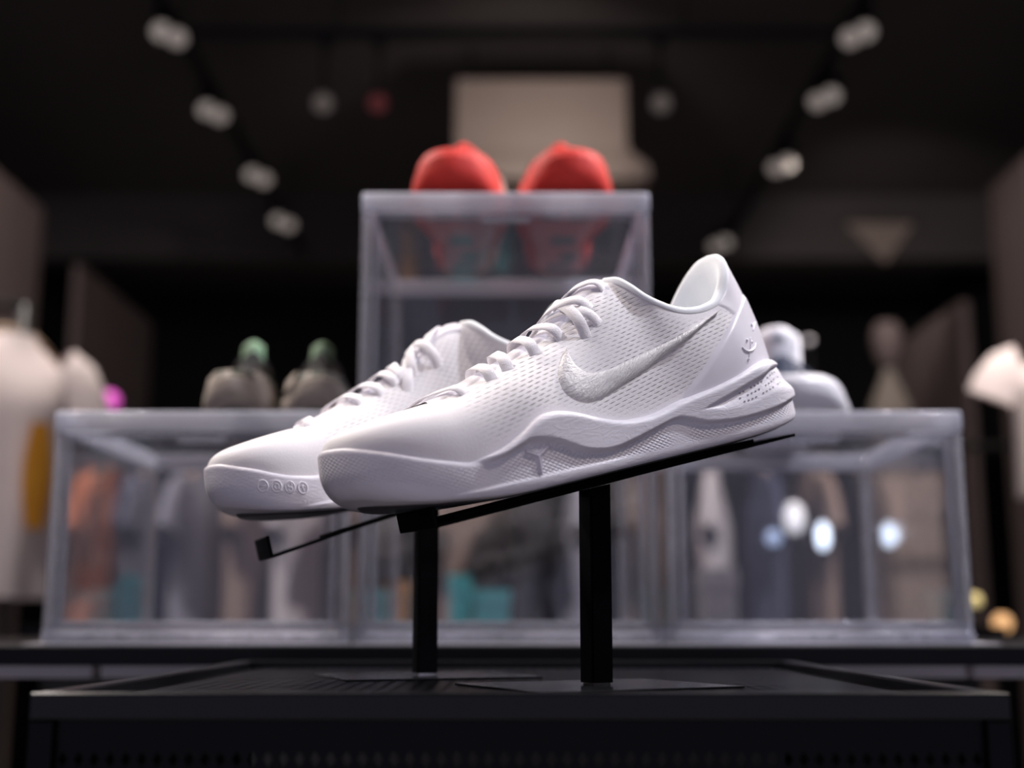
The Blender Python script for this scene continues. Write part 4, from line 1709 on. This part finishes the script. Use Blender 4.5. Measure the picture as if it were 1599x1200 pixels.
for k, (px, mk, lab, rz) in enumerate(ROW):
    p = at(px, 735, 3.6)
    tee((p.x, 3.6, RZ), R(rz + 27), M[mk], lab, 'clothes on the far rail', .19, .62, None, 20 + k, thick=.6)

# beige folding screen behind the right box
fs = empty('folding_screen', (at(1425, 800, 3.9).x, 3.9, 0))
tag(fs, 'beige upright screen seen through the right clear box', 'screen')
MB().box(-.085, .085, 0, .02, .03, at(1425, 738, 3.9).z, .004).build('screen_panel', M['beige'], fs)
MB().box(-.10, .10, -.08, .10, 0, .03, .004).build('screen_foot', M['lamp_black'], fs)

# low counter with cartons behind the middle box
ct = empty('counter', (0, 2.55, 0))
tag(ct, 'low dark counter behind the clear boxes that carries the coloured cartons', 'counter')
CT = at(760, 978, 2.45).z
MB().box(-.9, .9, -.18, .18, CT - .04, CT, .003).build('worktop', M['table_black'], ct)
MB().box(-.86, .86, -.15, .15, .05, CT - .04).build('body', M['wall_dark'], ct)
MB().box(-.84, .84, -.13, .13, 0, .05).build('kick_board', M['lamp_black'], ct)


def carton(px0, px1, py, D, mat, label, dep=.12):
    a, b = at(px0, py, D), at(px1, py, D)
    r = empty('carton', ((a.x + b.x) / 2, D, CT))
    tag(r, label, 'carton', 'cartons on the counter')
    hw, h = (b.x - a.x) / 2, a.z - CT
    MB().box(-hw, hw, 0, dep, 0, h * .72, .001).build('body', mat, r)
    MB().box(-hw - .003, hw + .003, -.003, dep + .003, h * .62, h, .0015).build('lid', mat, r)
    return r


carton(740, 795, 922, 2.45, M['teal'], 'teal carton, the wider one between the two black posts')
carton(702, 733, 898, 2.47, M['teal'], 'teal carton, the taller narrow one right of the left post')
carton(606, 636, 908, 2.46, M['orange_card'], 'small orange carton just left of the left black post')
carton(1100, 1150, 888, 2.48, M['pale_cloth'], 'pale carton seen through the right clear box')


# ------------------------------------------------------------------ small lights of the shop, and lamp reflections built as glowing globes
def bulb(px, py, D, r_, col, strength, label, el=1.0, cat='lamp', group='small lit bulbs'):
    p = at(px, py, D)
    r = empty('glow_spot', tuple(p))
    tag(r, label, cat, group)
    m = simple('lit_globe', col, 0.4, emit=col, estr=strength)
    MB().lathe([(0, r_), (r_ * .5, r_ * .87), (r_ * .87, r_ * .5), (r_, 0), (r_ * .87, -r_ * .5), (r_ * .5, -r_ * .87), (0, -r_)], 16).xf(Matrix.Diagonal((1, 1, el, 1))).build('globe', m, r, True)
    MB().lathe([(r_ * .45, -r_ * .8), (r_ * .5, -r_ * 1.3), (r_ * .4, -r_ * 2.0), (0, -r_ * 2.0)], 12).xf(Matrix.Translation((0, 0, -r_ * (el - 1)))).build('socket', M['lamp_black'], r, True)
    MB().tube([(0, 0, -r_ * 2), (0, 0, -p.z)], .004, 6).build('stem', M['lamp_black'], r)
    return r


bulb(1285, 838, 3.3, .016, (0.75, 0.86, 1.0), 3.0, 'cold white lamp reflection built as a glowing globe behind the right clear box, the brightest', 2.2)
bulb(1388, 836, 3.15, .015, (0.72, 0.84, 1.0), 5.0, 'cold white lamp reflection built as a glowing globe behind the right clear box, beside the beige screen', 2.0)
bulb(1208, 841, 3.3, .020, (0.45, 0.58, 0.85), 0.7, 'faint blue lamp reflection built as a glowing globe behind the right clear box')
bulb(1240, 810, 3.25, .026, (0.95, 0.95, 1.0), 0.8, 'soft white lamp reflection built as a glowing globe, highest of those behind the right clear box', 1.6)
bulb(1565, 974, 2.6, .020, (1.0, 0.55, 0.25), 0.9, 'amber bulb low at the right edge')
bulb(1522, 938, 2.8, .015, (1.0, 0.80, 0.35), 0.5, 'yellow bulb beside the right clear box')
bulb(170, 628, 3.4, .030, (0.80, 0.12, 0.62), 0.55, 'magenta bulb above the left clear box')
bulb(1263, 532, 3.4, .010, (0.9, 0.85, 0.9), 0.25, 'faint point bulb above the white sneaker')

# beige mannequin bust at the back
mp_ = at(1385, 533, 4.6)
mn = empty('mannequin', (mp_.x, 4.6, 0))
tag(mn, 'beige mannequin standing far back above the right clear box', 'mannequin')
h0 = mp_.z
mb = MB().lathe([(.15, h0 - 1.0), (.165, h0 - .75), (.145, h0 - .50), (.155, h0 - .32), (.135, h0 - .24), (.075, h0 - .17), (.040, h0 - .12), (.036, h0 - .08)], 20)
mb.v = [Vector((p.x * .55, p.y * .4, p.z)) for p in mb.v]
mb.build('torso', M['taupe'], mn, True)
MB().lathe([(.034, h0 - .09), (.046, h0 - .06), (.058, h0 - .01), (.055, h0 + .035), (.035, h0 + .068), (0, h0 + .075)], 20).build('head', M['brown_panel'], mn, True)
MB().tube([(0, 0, .02), (0, 0, h0 - .95)], .015, 10).build('stand_pole', M['lamp_black'], mn)
MB().lathe([(0, .02), (.15, .018), (.155, 0)], 24).build('stand_base', M['lamp_black'], mn)
